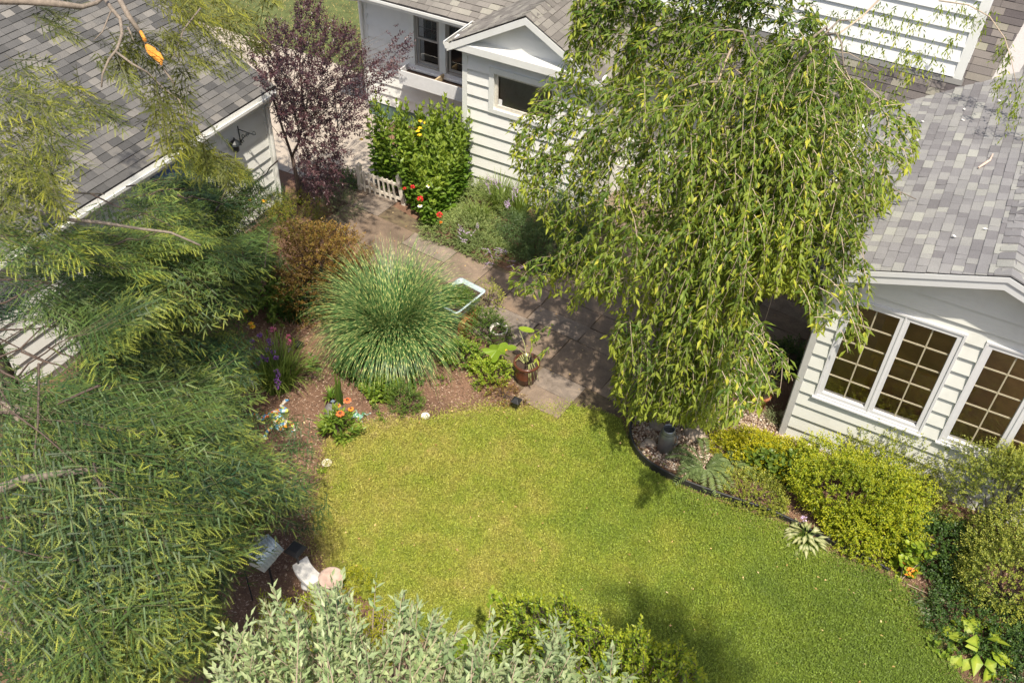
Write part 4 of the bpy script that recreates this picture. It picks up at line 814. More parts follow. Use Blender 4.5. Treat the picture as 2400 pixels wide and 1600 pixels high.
HOLE = [[(-10, 745), (175, 735), (215, 830), (150, 905), (-10, 890)], [(35, 1190), (155, 1190), (155, 1245), (35, 1250)], [(545, 1320), (585, 1285), (600, 1250), (690, 1245), (740, 1290), (700, 1430), (560, 1430)], [(0, 990), (60, 1000), (150, 1060), (120, 1090), (0, 1060)], [(390, 1560), (520, 1500), (540, 1600), (400, 1640)]]
MAIN = [(-60, 500), (200, 520), (330, 500), (420, 440), (560, 420), (640, 510), (700, 560), (660, 640), (600, 690), (565, 750), (625, 830), (640, 880), (600, 950), (570, 1000), (600, 1040), (690, 1085), (720, 1170), (680, 1240), (620, 1290), (540, 1310), (500, 1400), (520, 1500), (560, 1640), (-60, 1640)]
zmain = lambda x, y: 4.6-2.5*np.clip(x/700, 0, 1)-.3*(y > 1350)
lm = MB()
def boughs(poly, n, zf, hf, Lr, tone, tint, holes=HOLE, dz=.45, nb=15, wd=.62):
    lo, hi = np.array(poly).min(0), np.array(poly).max(0); out = []; m_ = 0
    while m_ < n:
        p = rng.uniform(lo, hi)
        if not inpoly(p[None], poly)[0]: continue
        m_ += 1; c = at(p[0], p[1], zf(*p)+rng.normal()*dz); h = nrm(hf(c)+np.array([*rng.normal(size=2)*.7, rng.normal()*.16])); L_ = rng.uniform(*Lr); s = nrm(np.cross(h, Z)); roll = rng.normal()*.25; s = s*cos(roll)+np.cross(s, h)*sin(roll); P0 = c-h*L_*.5
        ax = lambda t: P0+h*L_*t-Z*(.16*L_*t*t)+s*(.1*L_*t*t)*wob
        wob = rng.normal(); tn = np.clip(tone+rng.normal()*.25, 0, 1); ti = tint*rng.choice([.35, .8, 1.2, 1.8]); k0 = 0; tmax = 0
        for j in range(nb):
            t = .08+.92*j/(nb-1); hd = nrm(h-Z*.3*t)
            for sd in ((1, -1) if j < nb-1 else (0,)):
                Lb = L_*wd*(.38+.62*(1-t)**.7)*rng.uniform(.7, 1.1)*(.55+.45*min(1, t*4)); d = nrm(hd*(.75+.3*t)+s*sd*.85+Z*rng.normal()*.08) if sd else hd
                tip = proj(np.array([ax(t)+d*Lb*1.0-Z*.2*Lb, ax(t)+d*Lb*.4]))
                if not inpoly(tip, poly).all() or any(inpoly(tip, h_).any() for h_ in holes): continue
                tmax = t; out.append((ax(t), d, Lb, .28*rng.uniform(.5, 1.5), np.clip(tn+rng.normal()*.1, 0, 1), np.clip(ti*rng.uniform(.6, 1.3), 0, 1))); k0 += 1
        if k0 > 9: lm.tube([ax(q)+rng.normal(size=3)*.018 for q in np.linspace(0, min(tmax, .8), 7)], np.linspace(.011, .003, 7), 5, caps=False)
    return out
it = boughs(MAIN, 76, zmain, away(T1), (1.3, 2.3), .5, .6)
it += boughs([(-60, 600), (500, 560), (600, 800), (560, 1280), (450, 1640), (-60, 1640)], 26, lambda x, y: zmain(x, y)-1.5, away(T1), (1.8, 2.6), .1, .06)  # under layer toned darker: shade between the boughs put into its colour
it += boughs([(-60, 500), (420, 440), (640, 520), (600, 640), (300, 640), (-60, 620)], 11, lambda x, y: zmain(x, y)+.3, away(T1), (1.0, 1.6), .95, 1.1, dz=.2)
it += boughs([(100, 1400), (500, 1300), (520, 1500), (540, 1640), (60, 1640)], 8, lambda x, y: zmain(x, y)+.5, away(T1), (.9, 1.4), .85, .8, dz=.2)
it += region([(600, 940), (730, 980), (770, 1120), (760, 1220), (640, 1240), (600, 1100)], 16, lambda x, y: 1.3, away(T1), (.5, .8), .2, .4, .25)
it += boughs([(290, 440), (420, 400), (545, 385), (600, 400), (650, 520), (640, 600), (300, 600)], 12, lambda x, y: 2.9, away(T1), (.9, 1.5), .7, .7, dz=.2)
it += boughs([(395, 330), (470, 320), (560, 350), (600, 345), (600, 430), (540, 480), (420, 470)], 2, lambda x, y: 3.6, away(T1), (.5, .9), .6, .5, dz=.15, wd=.5)
lm.build('bough', BARKD, h1, smooth=True)
branchlets(it, HEM1, h1)
mb = MB()
def limb(L_, r_, k=8): mb.tube([at(*p) for p in L_], np.linspace(r_, r_*.35, len(L_)), k)
limb([(-120, 1170, 4.6), (0, 1145, 4.5), (60, 1122, 4.5), (150, 1108, 4.4), (250, 1098, 4.3), (310, 1104, 4.2)], .045)
limb([(-120, 920, 4.4), (0, 952, 4.3), (60, 963, 4.25), (120, 985, 4.2), (190, 1022, 4.1), (240, 1060, 4.0)], .055)
limb([(-60, 1020, 4.2), (0, 1065, 4.2), (60, 1105, 4.1), (115, 1132, 4.1)], .04)
limb([(100, 1228, 3.9), (200, 1234, 3.8), (270, 1232, 3.8), (340, 1208, 3.7), (370, 1180, 3.65), (400, 1145, 3.6), (450, 1105, 3.5), (500, 1075, 3.4)], .034)
limb([(60, 1570, 3.9), (145, 1510, 3.8), (200, 1475, 3.7), (255, 1440, 3.6), (320, 1390, 3.5)], .036)
limb([(-60, 470, 4.9), (0, 487, 4.8), (70, 494, 4.8), (160, 515, 4.7), (240, 522, 4.6), (320, 535, 4.5), (400, 545, 4.4), (470, 575, 4.3)], .028)
limb([(-60, 385, 5.1), (0, 403, 5.0), (40, 422, 5.0), (100, 441, 4.9), (180, 452, 4.8), (245, 455, 4.7)], .022)
limb([(215, 1240, 3.8), (232, 1300, 3.7), (260, 1330, 3.6), (285, 1345, 3.5)], .016); limb([(165, 1235, 3.8), (175, 1300, 3.6), (182, 1370, 3.4)], .014)
limb([(30, 965, 4.2), (60, 1010, 4.1), (85, 1060, 4.0), (100, 1130, 3.9)], .022); limb([(0, 1360, 4.1), (80, 1358, 4.1), (130, 1375, 4.0), (180, 1400, 3.9)], .014)
for i in range(36):
    a = rng.uniform(0, 1); x0, y0 = rng.uniform(-20, 160), rng.uniform(1350, 1500); mb.tube([at(x0, y0, 3.6), at(x0+rng.uniform(20, 60), y0+rng.uniform(-30, 30), 3.5), at(x0+rng.uniform(60, 120), y0+rng.uniform(-60, 60), 3.3)], [.007, .005, .003], 4)
for i in range(26):
    t = rng.uniform(.3, 1); x0, y0 = 340+160*t, 1208-133*t; a = rng.uniform(-2.6, .4); L_ = rng.uniform(25, 60); mb.tube([at(x0, y0, 3.6), at(x0+L_*.5*cos(a), y0+L_*.5*sin(a), 3.62), at(x0+L_*cos(a), y0+L_*sin(a), 3.6)], [.006, .004, .002], 4)
mb.build('limb', BARK, h1, smooth=True)
h2 = thing('hemlock_tree', 'olive and lime green hemlock boughs with a torn orange limb hanging over the garage roof', 'tree', (T2[0], T2[1], 0))
mb = MB(); mb.tube([(T2[0], T2[1], z) for z in (0, 3, 6, 9)], [.2, .17, .13, .07], 12); mb.build('trunk', BARK, h2, smooth=True)
z2 = lambda x, y: 5.6
it = region([(-60, 120), (110, 140), (190, 200), (250, 230), (190, 300), (215, 400), (120, 470), (-60, 480)], 62, z2, away(T2), (.4, .75), .4, .35, .7)
it += region([(60, -30), (200, -20), (205, 60), (120, 70)], 10, z2, away(T2), (.3, .5), .4, .1, .3)
it += region([(235, 80), (330, 60), (420, 90), (440, 200), (470, 260), (530, 300), (470, 420), (410, 380), (380, 300), (335, 240), (300, 190), (240, 150)], 48, z2, lambda c: np.array([.25, .35, -.9]), (.35, .6), .2, .55, .35)
it += region([(330, -60), (650, -60), (630, 50), (600, 110), (520, 115), (440, 130), (350, 60)], 60, z2, away(T2, -.3), (.4, .7), .5, .9, .95)
it += region([(390, 290), (480, 320), (590, 350), (600, 380), (500, 400), (440, 390), (400, 340)], 14, lambda x, y: 5.0, away(T2, -.3), (.3, .5), .5, .7, .6)
branchlets(it, HEM2, h2, shoot_n=7)
mb = MB()
limb([(-60, 0, 6.2), (60, 3, 6.2), (140, 10, 6.2), (190, 17, 6.1), (225, 8, 6.1), (260, -20, 6.1)], .045)
limb([(240, -10, 6.0), (262, 22, 6.0), (282, 45, 5.95), (286, 80, 5.9), (275, 115, 5.85), (255, 140, 5.8), (240, 175, 5.7), (238, 205, 5.6)], .022)
limb([(262, 22, 6.0), (240, 75, 5.9), (220, 95, 5.85)], .01); limb([(272, 122, 5.85), (310, 150, 5.8), (345, 170, 5.7), (380, 205, 5.5), (420, 235, 5.4), (440, 280, 5.3), (470, 315, 5.2), (490, 335, 5.1)], .012)
limb([(270, -20, 6.1), (300, 35, 6.0), (330, 80, 5.8), (345, 120, 5.6), (390, 170, 5.5), (410, 200, 5.4)], .03); limb([(300, 65, 5.9), (315, 100, 5.8)], .012); limb([(470, 20, 5.9), (430, 70, 5.8), (410, 130, 5.6), (390, 150, 5.6)], .010)
mb.build('limb', BARK, h2, smooth=True)
mb = MB(); wpt = [at(*p) for p in [(345, 108, 5.9), (355, 120, 5.9), (366, 134, 5.88), (375, 142, 5.87), (379, 152, 5.86)]]
mb.tube(wpt, [.022, .045, .035, .03, .008], 7); mb.tube([at(350, 115, 5.93), at(372, 128, 5.92), at(383, 140, 5.9)], [.02, .022, .004], 5); mb.tube([at(330, 75, 5.9), at(340, 95, 5.9)], [.015, .018], 6); mb.build('torn_limb', ORANGEW, h2)
# ---- purple leaved tree
pb_ = at(702, 478); purple = thing('purple_leaf_tree', 'slender purple leaved tree standing between the garage and the cottage', 'tree', pb_)
PUR = leafmat('purple_leaf', (.030, .013, .017), (.105, .045, .050), (.14, .065, .07), trans=.22, rough=.35, spots=((.20, .13, .125), .08), spec=.5)
mb = MB(); fk = pb_+[-.02, 0, 1.0]; mb.tube([pb_, pb_+[.03, 0, .45], fk], [.045, .038, .032], 8)
mb.tube([fk, fk+[-.18, .05, .5], fk+[-.35, .1, 1.1], fk+[-.4, .2, 1.8]], [.028, .022, .016, .008], 6); mb.tube([fk, fk+[.25, -.05, .4], fk+[.4, 0, .9], fk+[.35, .1, 1.8], fk+[.4, .2, 2.3]], [.026, .02, .016, .012, .006], 6); mb.build('trunk', BARKD, purple, smooth=True)
pc = []; POLP = [(590, 120), (640, 60), (690, 90), (700, 10), (740, 0), (760, 60), (800, 80), (850, 120), (850, 160), (905, 130), (930, 75), (960, 110), (925, 165), (880, 220), (850, 260), (840, 310), (800, 330), (800, 400), (760, 455), (715, 440), (710, 400), (690, 330), (660, 320), (650, 250), (600, 170)]
while len(pc) < 1250:
    p = rng.uniform([570, 0], [950, 460]); 
    if not inpoly(p[None], POLP)[0]: continue
    z = np.clip(1.2+(430-p[1])/130+rng.normal()*.45, .3, 3.9); c = at(p[0], p[1], z)
    if abs(c[0]-pb_[0]) > 1.9 or abs(c[1]-pb_[1]) > 1.7 or c[1] > 13.9: 
        if rng.uniform() < .6: continue
    pc.append(c)
pc = np.array(pc); dn = nrm(pc-(pb_+[0, 0, 1.6])+rng.normal(size=pc.shape)*.5+Z*.5); V, F, t = shoots(pc, dn, rng.uniform(.2, .42, len(pc)), 15, .062, .030, 50, .15)
npmesh('crown', V, F, PUR, purple, attr={'tint': t*.4})
i = rng.integers(0, len(pc), 130); st = np.where(rng.uniform(size=(130, 1)) < .5, fk+[-.25, .1, .8], fk+[.35, 0, .8]); st = st+rng.normal(size=(130, 3))*.12; V, F = stems(st, pc[i], .006, .03); npmesh('branches', V, F, BARKD, purple)
sp_ = np.array([atY(p[0], p[1], 13.9) for p in [(900, 90), (915, 100), (925, 110), (935, 108), (905, 75), (870, 145), (915, 150), (900, 160), (925, 165), (880, 165), (855, 175), (870, 220), (880, 215)]]); P = np.repeat(sp_, 2, 0)+rng.normal(size=(26, 3))*.06
V, F, t = shoots(P, nrm(rdir(26)*.6+[.7, 0, .2]), .2, 12, .05, .026, 50, .1); npmesh('outer_spray', V, F, PUR, purple, attr={'tint': t*.3})
V, F = stems(np.repeat([fk+[.4, .1, 1.2]], 13, 0), sp_, .006, .05); npmesh('outer_twig', V, F, BARKD, purple)
# ================================================================== SHRUBS AND PERENNIALS
def G(*a, **k): return leafmat(*a, **k)
LF['yellowgreen'] = G('euonymus_leaf', (.10, .19, .015), (.42, .42, .02), (.62, .56, .03), trans=.35)
LF['azalea'] = G('azalea_leaf', (.07, .15, .012), (.30, .38, .022), (.48, .48, .03), trans=.33)
LF['azalea2'] = G('boxwood_leaf', (.07, .13, .018), (.26, .31, .040), (.46, .46, .08), trans=.3)
LF['dark'] = G('dark_leaf', (.018, .055, .014), (.055, .11, .025), (.10, .17, .03), trans=.25)
LF['mid'] = G('mid_leaf', (.045, .11, .02), (.12, .20, .035), (.22, .30, .05), trans=.35)
LF['bright'] = G('bright_leaf', (.07, .17, .02), (.20, .32, .04), (.34, .42, .06), trans=.4)
LF['brown'] = G('bronze_leaf', (.05, .026, .010), (.19, .105, .03), (.30, .19, .04), trans=.3, spots=((.22, .20, .03), .18))
LF['greyg'] = G('greygreen_leaf', (.10, .14, .06), (.22, .27, .12), (.34, .38, .20), trans=.3)
LF['silver'] = G('silver_leaf', (.10, .19, .07), (.32, .43, .20), (.55, .60, .34), trans=.3, rough=.45)
LF['lime'] = G('lime_leaf', (.14, .26, .02), (.30, .42, .04), (.45, .52, .06), trans=.4)
LF['privet'] = G('privet_leaf', (.07, .16, .015), (.22, .34, .03), (.52, .54, .04), trans=.35)
LF['cat'] = G('catmint_leaf', (.09, .15, .04), (.22, .30, .09), (.36, .42, .16), trans=.3)
def flat(name, c, rough=.6): return plain(name, c, rough, nz=.15, scale=60)
YEL = flat('yellow_petal', (.85, .55, .02)); RED = flat('red_petal', (.65, .03, .03)); ORG = flat('orange_petal', (.80, .17, .05)); ORG2 = flat('amber_petal', (.85, .27, .02)); WHT = flat('white_petal', (.8, .78, .74)); LIL = flat('lilac_petal', (.50, .38, .52)); PUR_F = flat('purple_petal', (.26, .10, .36)); PNK = flat('pink_petal', (.62, .14, .26)); CONE = flat('flower_cone', (.14, .05, .02))
def flower(parent, P, r, petal, cone=CONE, k=14, name='flower', tilt=.15, cr=.35):
    P = np.array(P, float); a = np.arange(k)*2*pi/k+rng.normal(size=k)*.06; D = np.c_[np.cos(a), np.sin(a), np.full(k, -.15)]; D[:, 2] += rng.normal(size=k)*.1
    V, F = leaves(np.repeat(P[None], k, 0)+D*r*.15, D, np.tile(Z, (k, 1)), r*.9, r*.42, fold=.1, curl=.05)
    f = npmesh(name, V, F, petal, parent)
    mb = MB(); mb.ball(P+Z*r*.08, r*cr, 8, 5, (1, 1, .7)); mb.build('flower_centre', cone, f, smooth=True)
    return f
def pompon(parent, P, r, petal, name='flower', k=60, sc=(1, 1, .7)):
    D = rdir(k, .2); V, F = leaves2(np.array(P)+D*r*.3*np.array(sc), D*np.array(sc), rdir(k), r*.75, r*.4); return npmesh(name, V, F, petal, parent)
def spike(parent, P, d, h, r, petal, name='flower_spike', k=70):
    t = rng.uniform(0, 1, k)[:, None]; d = nrm(d); D = rdir(k)*.8+d*.6; B = np.array(P)+d*h*t; V, F = leaves2(B, D, rdir(k), r*(1.1-.7*t[:, 0]), r*.5); return npmesh(name, V, F, petal, parent)
def blades(c, n, L, W, spread, mat, parent, name='foliage', r0_=.08, seg=7, arch=1.0, Lj=.25, lean=(0, 0), zb=0):
    """arching strap leaves from a clump; attribute len runs 0..1 along every blade"""
    c = np.array(c, float); a = rng.uniform(0, 2*pi, n); rr_ = r0_*np.sqrt(rng.uniform(0, 1, n)); B = c+np.c_[np.cos(a)*rr_, np.sin(a)*rr_, np.zeros(n)+zb]
    a2 = a+rng.normal(size=n)*.8; h = np.c_[np.cos(a2), np.sin(a2), np.zeros(n)]+np.array([lean[0], lean[1], 0]); ln = L*rng.uniform(1-Lj, 1+Lj*.6, n); out = spread*rng.uniform(.15, 1.0, n); W_ = W*rng.uniform(.7, 1.2, n)
    vs, ls = [], []; side = nrm(np.cross(h, Z)); prev = B.copy(); el = np.pi/2-out*.35
    for s in range(seg+1):
        t = s/seg; w_ = (W_*(1-t**2.2)*.5+.0006)[:, None]; vs += [prev+side*w_, prev-side*w_]; ls += [np.full(n, t)]*2
        ang_ = el-arch*out*2.3*t**1.3; step = (ln/seg)[:, None]; prev = prev+step*(h*np.cos(ang_)[:, None]+Z*np.sin(ang_)[:, None]); prev[:, 2] = np.maximum(prev[:, 2], c[2]+.01)
    V = np.stack(vs, 1).reshape(-1, 3); m_ = 2*(seg+1); i = (np.arange(n)*m_)[:, None]; F = np.concatenate([i+[2*s, 2*s+1, 2*s+3, 2*s+2] for s in range(seg)])
    return npmesh(name, V, F, mat, parent, attr={'len': np.stack(ls, 1).ravel(), 'tint': np.stack(ls, 1).ravel()**2*.7})
# ---- zebra grass
m, n, b, o_ = newmat('zebra_blade'); r = ramp(n, [(0, (.06, .15, .045)), (.6, (.12, .24, .07)), (1, (.19, .30, .10))]); n.links.new(rnd(n), r.inputs[0])
q = math_(n, 'FRACT', math_(n, 'MULTIPLY_ADD', attrib(n, 'len'), 8.5, math_(n, 'MULTIPLY', rnd(n), 9.0))); k_ = ramp(n, [(0, (0, 0, 0)), (.72, (0, 0, 0)), (.80, (1, 1, 1)), (.95, (1, 1, 1)), (1, (0, 0, 0))]); n.links.new(q, k_.inputs[0])
col = mix(n, k_.outputs[0], r.outputs[0], (.60, .64, .22)); n.links.new(col, b.inputs['Base Color']); b.inputs['Roughness'].default_value = .4
t_ = n.nodes.new('ShaderNodeBsdfTranslucent'); n.links.new(col, t_.inputs[0]); ms = n.nodes.new('ShaderNodeMixShader'); ms.inputs[0].default_value = .3; n.links.new(b.outputs[0], ms.inputs[1]); n.links.new(t_.outputs[0], ms.inputs[2]); n.links.new(ms.outputs[0], o_.inputs[0]); ZEB = m
c = at(925, 812); zg = thing('zebra_grass', 'big round fountain of yellow banded ornamental grass beside the flagstone path', 'ornamental grass', c)
blades(c, 1800, 1.62, .013, 1.0, ZEB, zg, r0_=.24, seg=14, arch=1.4)
blades(c, 500, 1.2, .013, 1.15, ZEB, zg, name='outer_foliage', r0_=.28, seg=11, arch=1.25)
# ---- brown bronze bush
bush('bronze_bush', 'round bronze and brown leaved bush on a gnarled stem behind the striped grass', 'shrub', (772, 705), (.92, .80, 1.85), 1900, 9, .17, .050, .025, LF['brown'], seed=5, up=.4, inner=.35, amp=.3, low=-.3)
# strays of it over the path
bush('bronze_sapling', 'small dark twiggy bush leaning over the path left of the striped grass', 'shrub', (850, 655), (.35, .35, .55), 90, 9, .17, .04, .018, LF['brown'], seed=15, up=.3, inner=.3)
bush('barberry_bush', 'low yellow green fine leaved bush at the foot of the purple tree', 'shrub', (695, 540), (.65, .55, .75), 620, 9, .13, .03, .014, G('yellow_green_fine', (.06, .10, .012), (.20, .22, .02), (.34, .32, .03)), seed=6)
bush('dark_bush', 'dark green bush by the garage corner beside the driveway', 'shrub', (640, 500), (.6, .45, .75), 420, 9, .13, .034, .016, LF['dark'], seed=7)
bush('leafy_bush', 'grey green feathery bush left of the path entrance', 'shrub', (790, 500), (.45, .45, .6), 420, 9, .14, .03, .010, LF['greyg'], seed=8)
bush('purple_bush', 'low dark purple bush at the driveway edge behind the picket fence', 'shrub', (745, 455), (.55, .4, .9), 500, 9, .15, .035, .018, PUR, seed=9)
bush('ivy_bush', 'small dark leafy bush beside the left fence post', 'shrub', (805, 440), (.4, .35, .45), 260, 8, .12, .04, .02, LF['dark'], seed=10)
# ---- heliopsis / sunflower stand
c = at(955, 495); hel = thing('sunflower_stand', 'tall leafy stand of sunflowers and zinnias in front of the cottage window box', 'flowers', c)
POLH = [(842, 430), (850, 300), (890, 230), (930, 270), (1000, 260), (1040, 250), (1070, 310), (1100, 330), (1108, 380), (1090, 450), (1080, 490), (1030, 545), (990, 520), (930, 470)]
fs = [(x, y) for x, y in scatter(ground_poly([(862, 440), (885, 420), (1010, 415), (1105, 440), (1070, 500), (1015, 548), (975, 505), (950, 472)]), 230, .02)]
B = np.array([(x, y, 0) for x, y in fs]); hh = rng.uniform(1.0, 1.55, len(B)); front = proj(B)[:, 1]; hh *= np.clip(1.25-(front-430)/190, .55, 1.2)
tops = B+np.c_[rng.normal(size=(len(B), 2))*.07, hh]; V, F = stems(B, tops, .008); npmesh('stem', V, F, LF['mid'], hel)
V, F, t = shoots(B, tops-B, np.linalg.norm(tops-B, axis=1), 24, .16, .10, 62, .03, t0=.12, nj=.25); npmesh('foliage', V, F, LF['bright'], hel, attr={'tint': t**4*.8})
for p in [(985, 283, 1.5), (997, 287, 1.5), (984, 299, 1.42), (979, 306, 1.42), (983, 315, 1.4), (847, 326, 1.5)]: flower(hel, at(*p), .045, YEL, cone=YEL, k=12)
for p, r in [((1030, 503, .65), .06), ((985, 466, .75), .06), ((967, 438, .8), .045), ((993, 405, .95), .035)]: pompon(hel, at(*p), r, RED)
for p in [(1004, 436, .85), (984, 482, .7)]: flower(hel, at(*p), .05, WHT, cone=YEL, k=12)
pompon(hel, at(1033, 521, .5), .03, ORG2); pompon(hel, at(948, 442, .8), .035, RED)
# ---- picket fence
fl, frr = at(843, 448), at(945, 482); pf = thing('picket_fence', 'short white wooden picket fence section leaning beside the path', 'fence', fl)
u = nrm(frr-fl); Lf = np.linalg.norm((frr-fl)[:2]); nf = nrm(np.cross(Z, u)); PW = plain('fence_paint', (.70, .64, .55), .7, nz=.08, scale=10, dirt=(.42, .33, .22))
def board(a, z0, z1, w_, d_, lean=0., point=False, y0=0):
    lo = [fl+u*(a-w_/2)+nf*y0+Z*z0, fl+u*(a+w_/2)+nf*y0+Z*z0, fl+u*(a+w_/2)+nf*(y0+d_)+Z*z0, fl+u*(a-w_/2)+nf*(y0+d_)+Z*z0]; hi = [p+Z*(z1-z0)+u*lean for p in lo]
    mb = MB().hexa(lo, hi)
    if point: t = sum(hi)/4+Z*w_*.8; n_ = len(mb.v); mb.v.append(tuple(t)); mb.f += [(4, 5, n_), (5, 6, n_), (6, 7, n_), (7, 4, n_)]
    return mb
board(0, 0, .56, .075, .075, 0, True).build('post', PW, pf); board(Lf, 0, .58, .075, .075, -.1, True).build('post', PW, pf)
def rail(za, zb): return MB().hexa([fl+u*.035+Z*za+nf*.02, fl+u*(Lf-.05)+Z*zb+nf*.02, fl+u*(Lf-.05)+Z*zb+nf*.045, fl+u*.035+Z*za+nf*.045], [fl+u*.035+Z*(za+.05)+nf*.02, fl+u*(Lf-.05)+Z*(zb+.05)+nf*.02, fl+u*(Lf-.05)+Z*(zb+.05)+nf*.045, fl+u*.035+Z*(za+.05)+nf*.045])
rail(.10, .08).build('rail', PW, pf); rail(.38, .37).build('rail', PW, pf)
for i in range(7): board(.12+i*(Lf-.22)/6.5, .03, .47, .032, .018, -.012*i, False, -.002).build('picket', PW, pf)
# ---- iron railing
rp = [atz for atz in [at(851, 98, .9), at(790, 172, .9)]]; ra, rb_ = at(853, 215), at(792, 300); ir = thing('iron_railing', 'black iron hand railing on the path at the cottage corner', 'railing', ra)
n_ = 8; tl = Z*.95
mb = MB(); mb.tube([ra+tl, rb_+tl*.92, rb_+tl*.92+nrm(rb_-ra)*.15-Z*.1], .016, 6); mb.build('handrail', DARK, ir); mb = MB(); mb.tube([ra+Z*.12, rb_+Z*.12], .01, 5); mb.build('rail', DARK, ir)
for i in range(n_):
    t = i/(n_-1); p = ra*(1-t)+rb_*t; MB().tube([p, p+tl*(1-.08*t)], .012 if i in (0, n_-1) else .007, 5).build('post' if i in (0, n_-1) else 'baluster', DARK, ir)
# ---- bed along the cottage
bush('catmint_mound', 'sprawling grey green mound of fine leaves at the path edge below the cottage wall', 'perennial', (1085, 548), (.85, .65, .42), 1500, 9, .12, .032, .018, LF['cat'], seed=11, up=.6, nstem=8)
bush('catmint_mound', 'upper grey green fine leaved mound against the white cottage wall', 'perennial', (1125, 485), (.75, .55, .48), 1200, 9, .12, .032, .018, LF['cat'], seed=12, up=.6, nstem=8)
def extra_sp(root, c):
    for px, d in [((1078, 545, .42), (-.2, -.2, .8)), ((1090, 548, .42), (.1, -.3, .8)), ((1098, 562, .38), (-.4, -.4, .5)), ((1110, 542, .4), (.1, 0, .9))]: 
        for _ in range(3): spike(root, at(*px)+rng.normal(size=3)*.04, np.array(d)+rng.normal(size=3)*.25, .14, .022, LIL, k=30)
bush('catmint_mound', 'lower fine leaved mound with pale lilac spikes spilling on the path', 'perennial', (1125, 585), (.65, .45, .38), 900, 9, .11, .030, .016, LF['cat'], seed=13, up=.6, nstem=8, extra=extra_sp)
DAY = G('daylily_blade', (.07, .14, .03), (.19, .27, .055), (.30, .36, .08), trans=.35)
for i, (px, L_, lb) in enumerate([((1170, 500), .75, 'arching daylily leaves against the clapboard wall'), ((1215, 520), .8, 'second clump of arching strap leaves nearest the drooping tree'), ((1120, 530), .5, 'short clump of pale strap leaves among the grey green mounds')]):
    c = at(*px); d = thing('daylily_clump', lb, 'perennial', c); blades(c, 120, L_, .022, .75, DAY, d, r0_=.12, seg=7)
    if i < 2:
        for q in [(1150, 440, .8), (1165, 435, .85), (1205, 460, .75), (1190, 490, .6)][i*2:i*2+2]:
            for _ in range(6): spike(d, at(*q)+rng.normal(size=3)*.05, rng.normal(size=3)*.3+[-.2, -.2, .8], .16, .025, LIL, k=30)
def extra_pv(root, c):
    for q in [(1150, 588, .3), (1165, 592, .3), (1180, 585, .32), (1190, 590, .3), (1145, 610, .22), (1160, 616, .2), (1212, 618, .2), (1230, 625, .2), (1180, 600, .25)]:
        for _ in range(3): spike(root, at(*q)+rng.normal(size=3)*.03, np.array([-.5, -.5, .15])+rng.normal(size=3)*.35, .17, .018, LIL, k=34)
bush('loosestrife_clump', 'dense dark green willow leaved perennial with lilac spikes over the path', 'perennial', (1290, 595), (1.1, .8, .8), 1300, 12, .30, .085, .014, G('willowy_leaf', (.03, .075, .025), (.085, .15, .05), (.17, .24, .08)), seed=14, up=.3, extra=extra_pv, inner=.3)
bush('loosestrife_clump', 'taller dark green perennial behind it, shaded under the drooping tree', 'perennial', (1340, 530), (.8, .6, .9), 480, 12, .30, .09, .018, LF['dark'], seed=16, up=.5, inner=.3)
# ---- left border plants
def extra_y(root, c):
    for q in [(603, 560, 1.0), (588, 567, 1.0), (575, 727, .8), (588, 757, .7), (555, 690, .9), (592, 765, .65), (484, 557, 1.3), (618, 470, 1.0), (585, 468, 1.2), (583, 555, 1.0)]: flower(root, at(*q), .05, YEL, cone=ORG2, k=12)
bush('heliopsis_plant', 'leafy green plant with yellow daisies between the hemlock and the bronze bush', 'flowers', (610, 720), (.5, .5, 1.3), 150, 11, .45, .13, .055, LF['mid'], seed=17, up=.9, extra=extra_y, inner=.3)
c = at(665, 770); dl_ = thing('strap_leaf_clump', 'dark strap leaves in the shade under the bronze bush', 'perennial', at(700, 735)); blades(at(700, 735), 160, .55, .02, .9, LF['dark'], dl_, r0_=.3)
c = at(655, 905); dl_ = thing('daylily_clump', 'arching green daylily clump with pink and purple flowers left of the striped grass', 'flowers', c); blades(c, 300, .78, .016, .95, DAY, dl_, r0_=.22, seg=8)
for q in [(640, 772, .55), (675, 790, .5), (678, 802, .48)]: pompon(dl_, at(*q), .055, PNK, k=30)
for q in [(680, 820, .35), (590, 800, .6), (608, 785, .6), (630, 798, .55), (625, 820, .5), (615, 835, .5), (635, 805, .5), (640, 825, .5), (590, 815, .55), (605, 850, .45), (625, 842, .45), (648, 870, .45), (652, 880, .42), (647, 892, .40), (653, 896, .38), (648, 908, .33), (647, 838, .5)]: pompon(dl_, at(*q), .045, PUR_F, k=34)
mb = MB()
for q in [(625, 775, .6), (648, 780, .6), (655, 790, .55), (688, 795, .5), (625, 790, .55)]: mb.tube([at(*q)-Z*.12, at(*q), at(*q)+Z*.03], [.008, .014, .004], 5)
mb.build('bud', LF['lime'], dl_)
mb = MB()
pl_ = thing('milkweed_plant', 'single young plant with broad pale green leaves on bare mulch', 'plant', at(735, 870)); c = at(735, 870); V, F = stems([c], [c+Z*.34], .008); npmesh('stem', V, F, LF['mid'], pl_)
V, F, t = shoots([c], [[0, 0, 1.]], .34, 11, .17, .075, 62, 0, nj=.15); npmesh('foliage', V, F, G('pale_leaf', (.13, .26, .07), (.22, .36, .11), (.3, .4, .13)), pl_, attr={'tint': t*.4})
def clump(name, label, cat, px, n, L, W, mat, spread=.8, r0=.06, kind='blade', **k_):
    c = at(*px); o = thing(name, label, cat, c); blades(c, n, L, W, spread, mat, o, r0_=r0, **k_); return o
clump('iris_fan', 'upright fan of sword shaped iris leaves behind the orange coneflowers', 'perennial', (797, 950), 14, .62, .038, LF['mid'], spread=.12, r0=.05, arch=.3)
clump('weed_tuft', 'small light green tuft of lance leaves left of the iris fan', 'plant', (775, 935), 22, .22, .035, LF['bright'], spread=1.0)
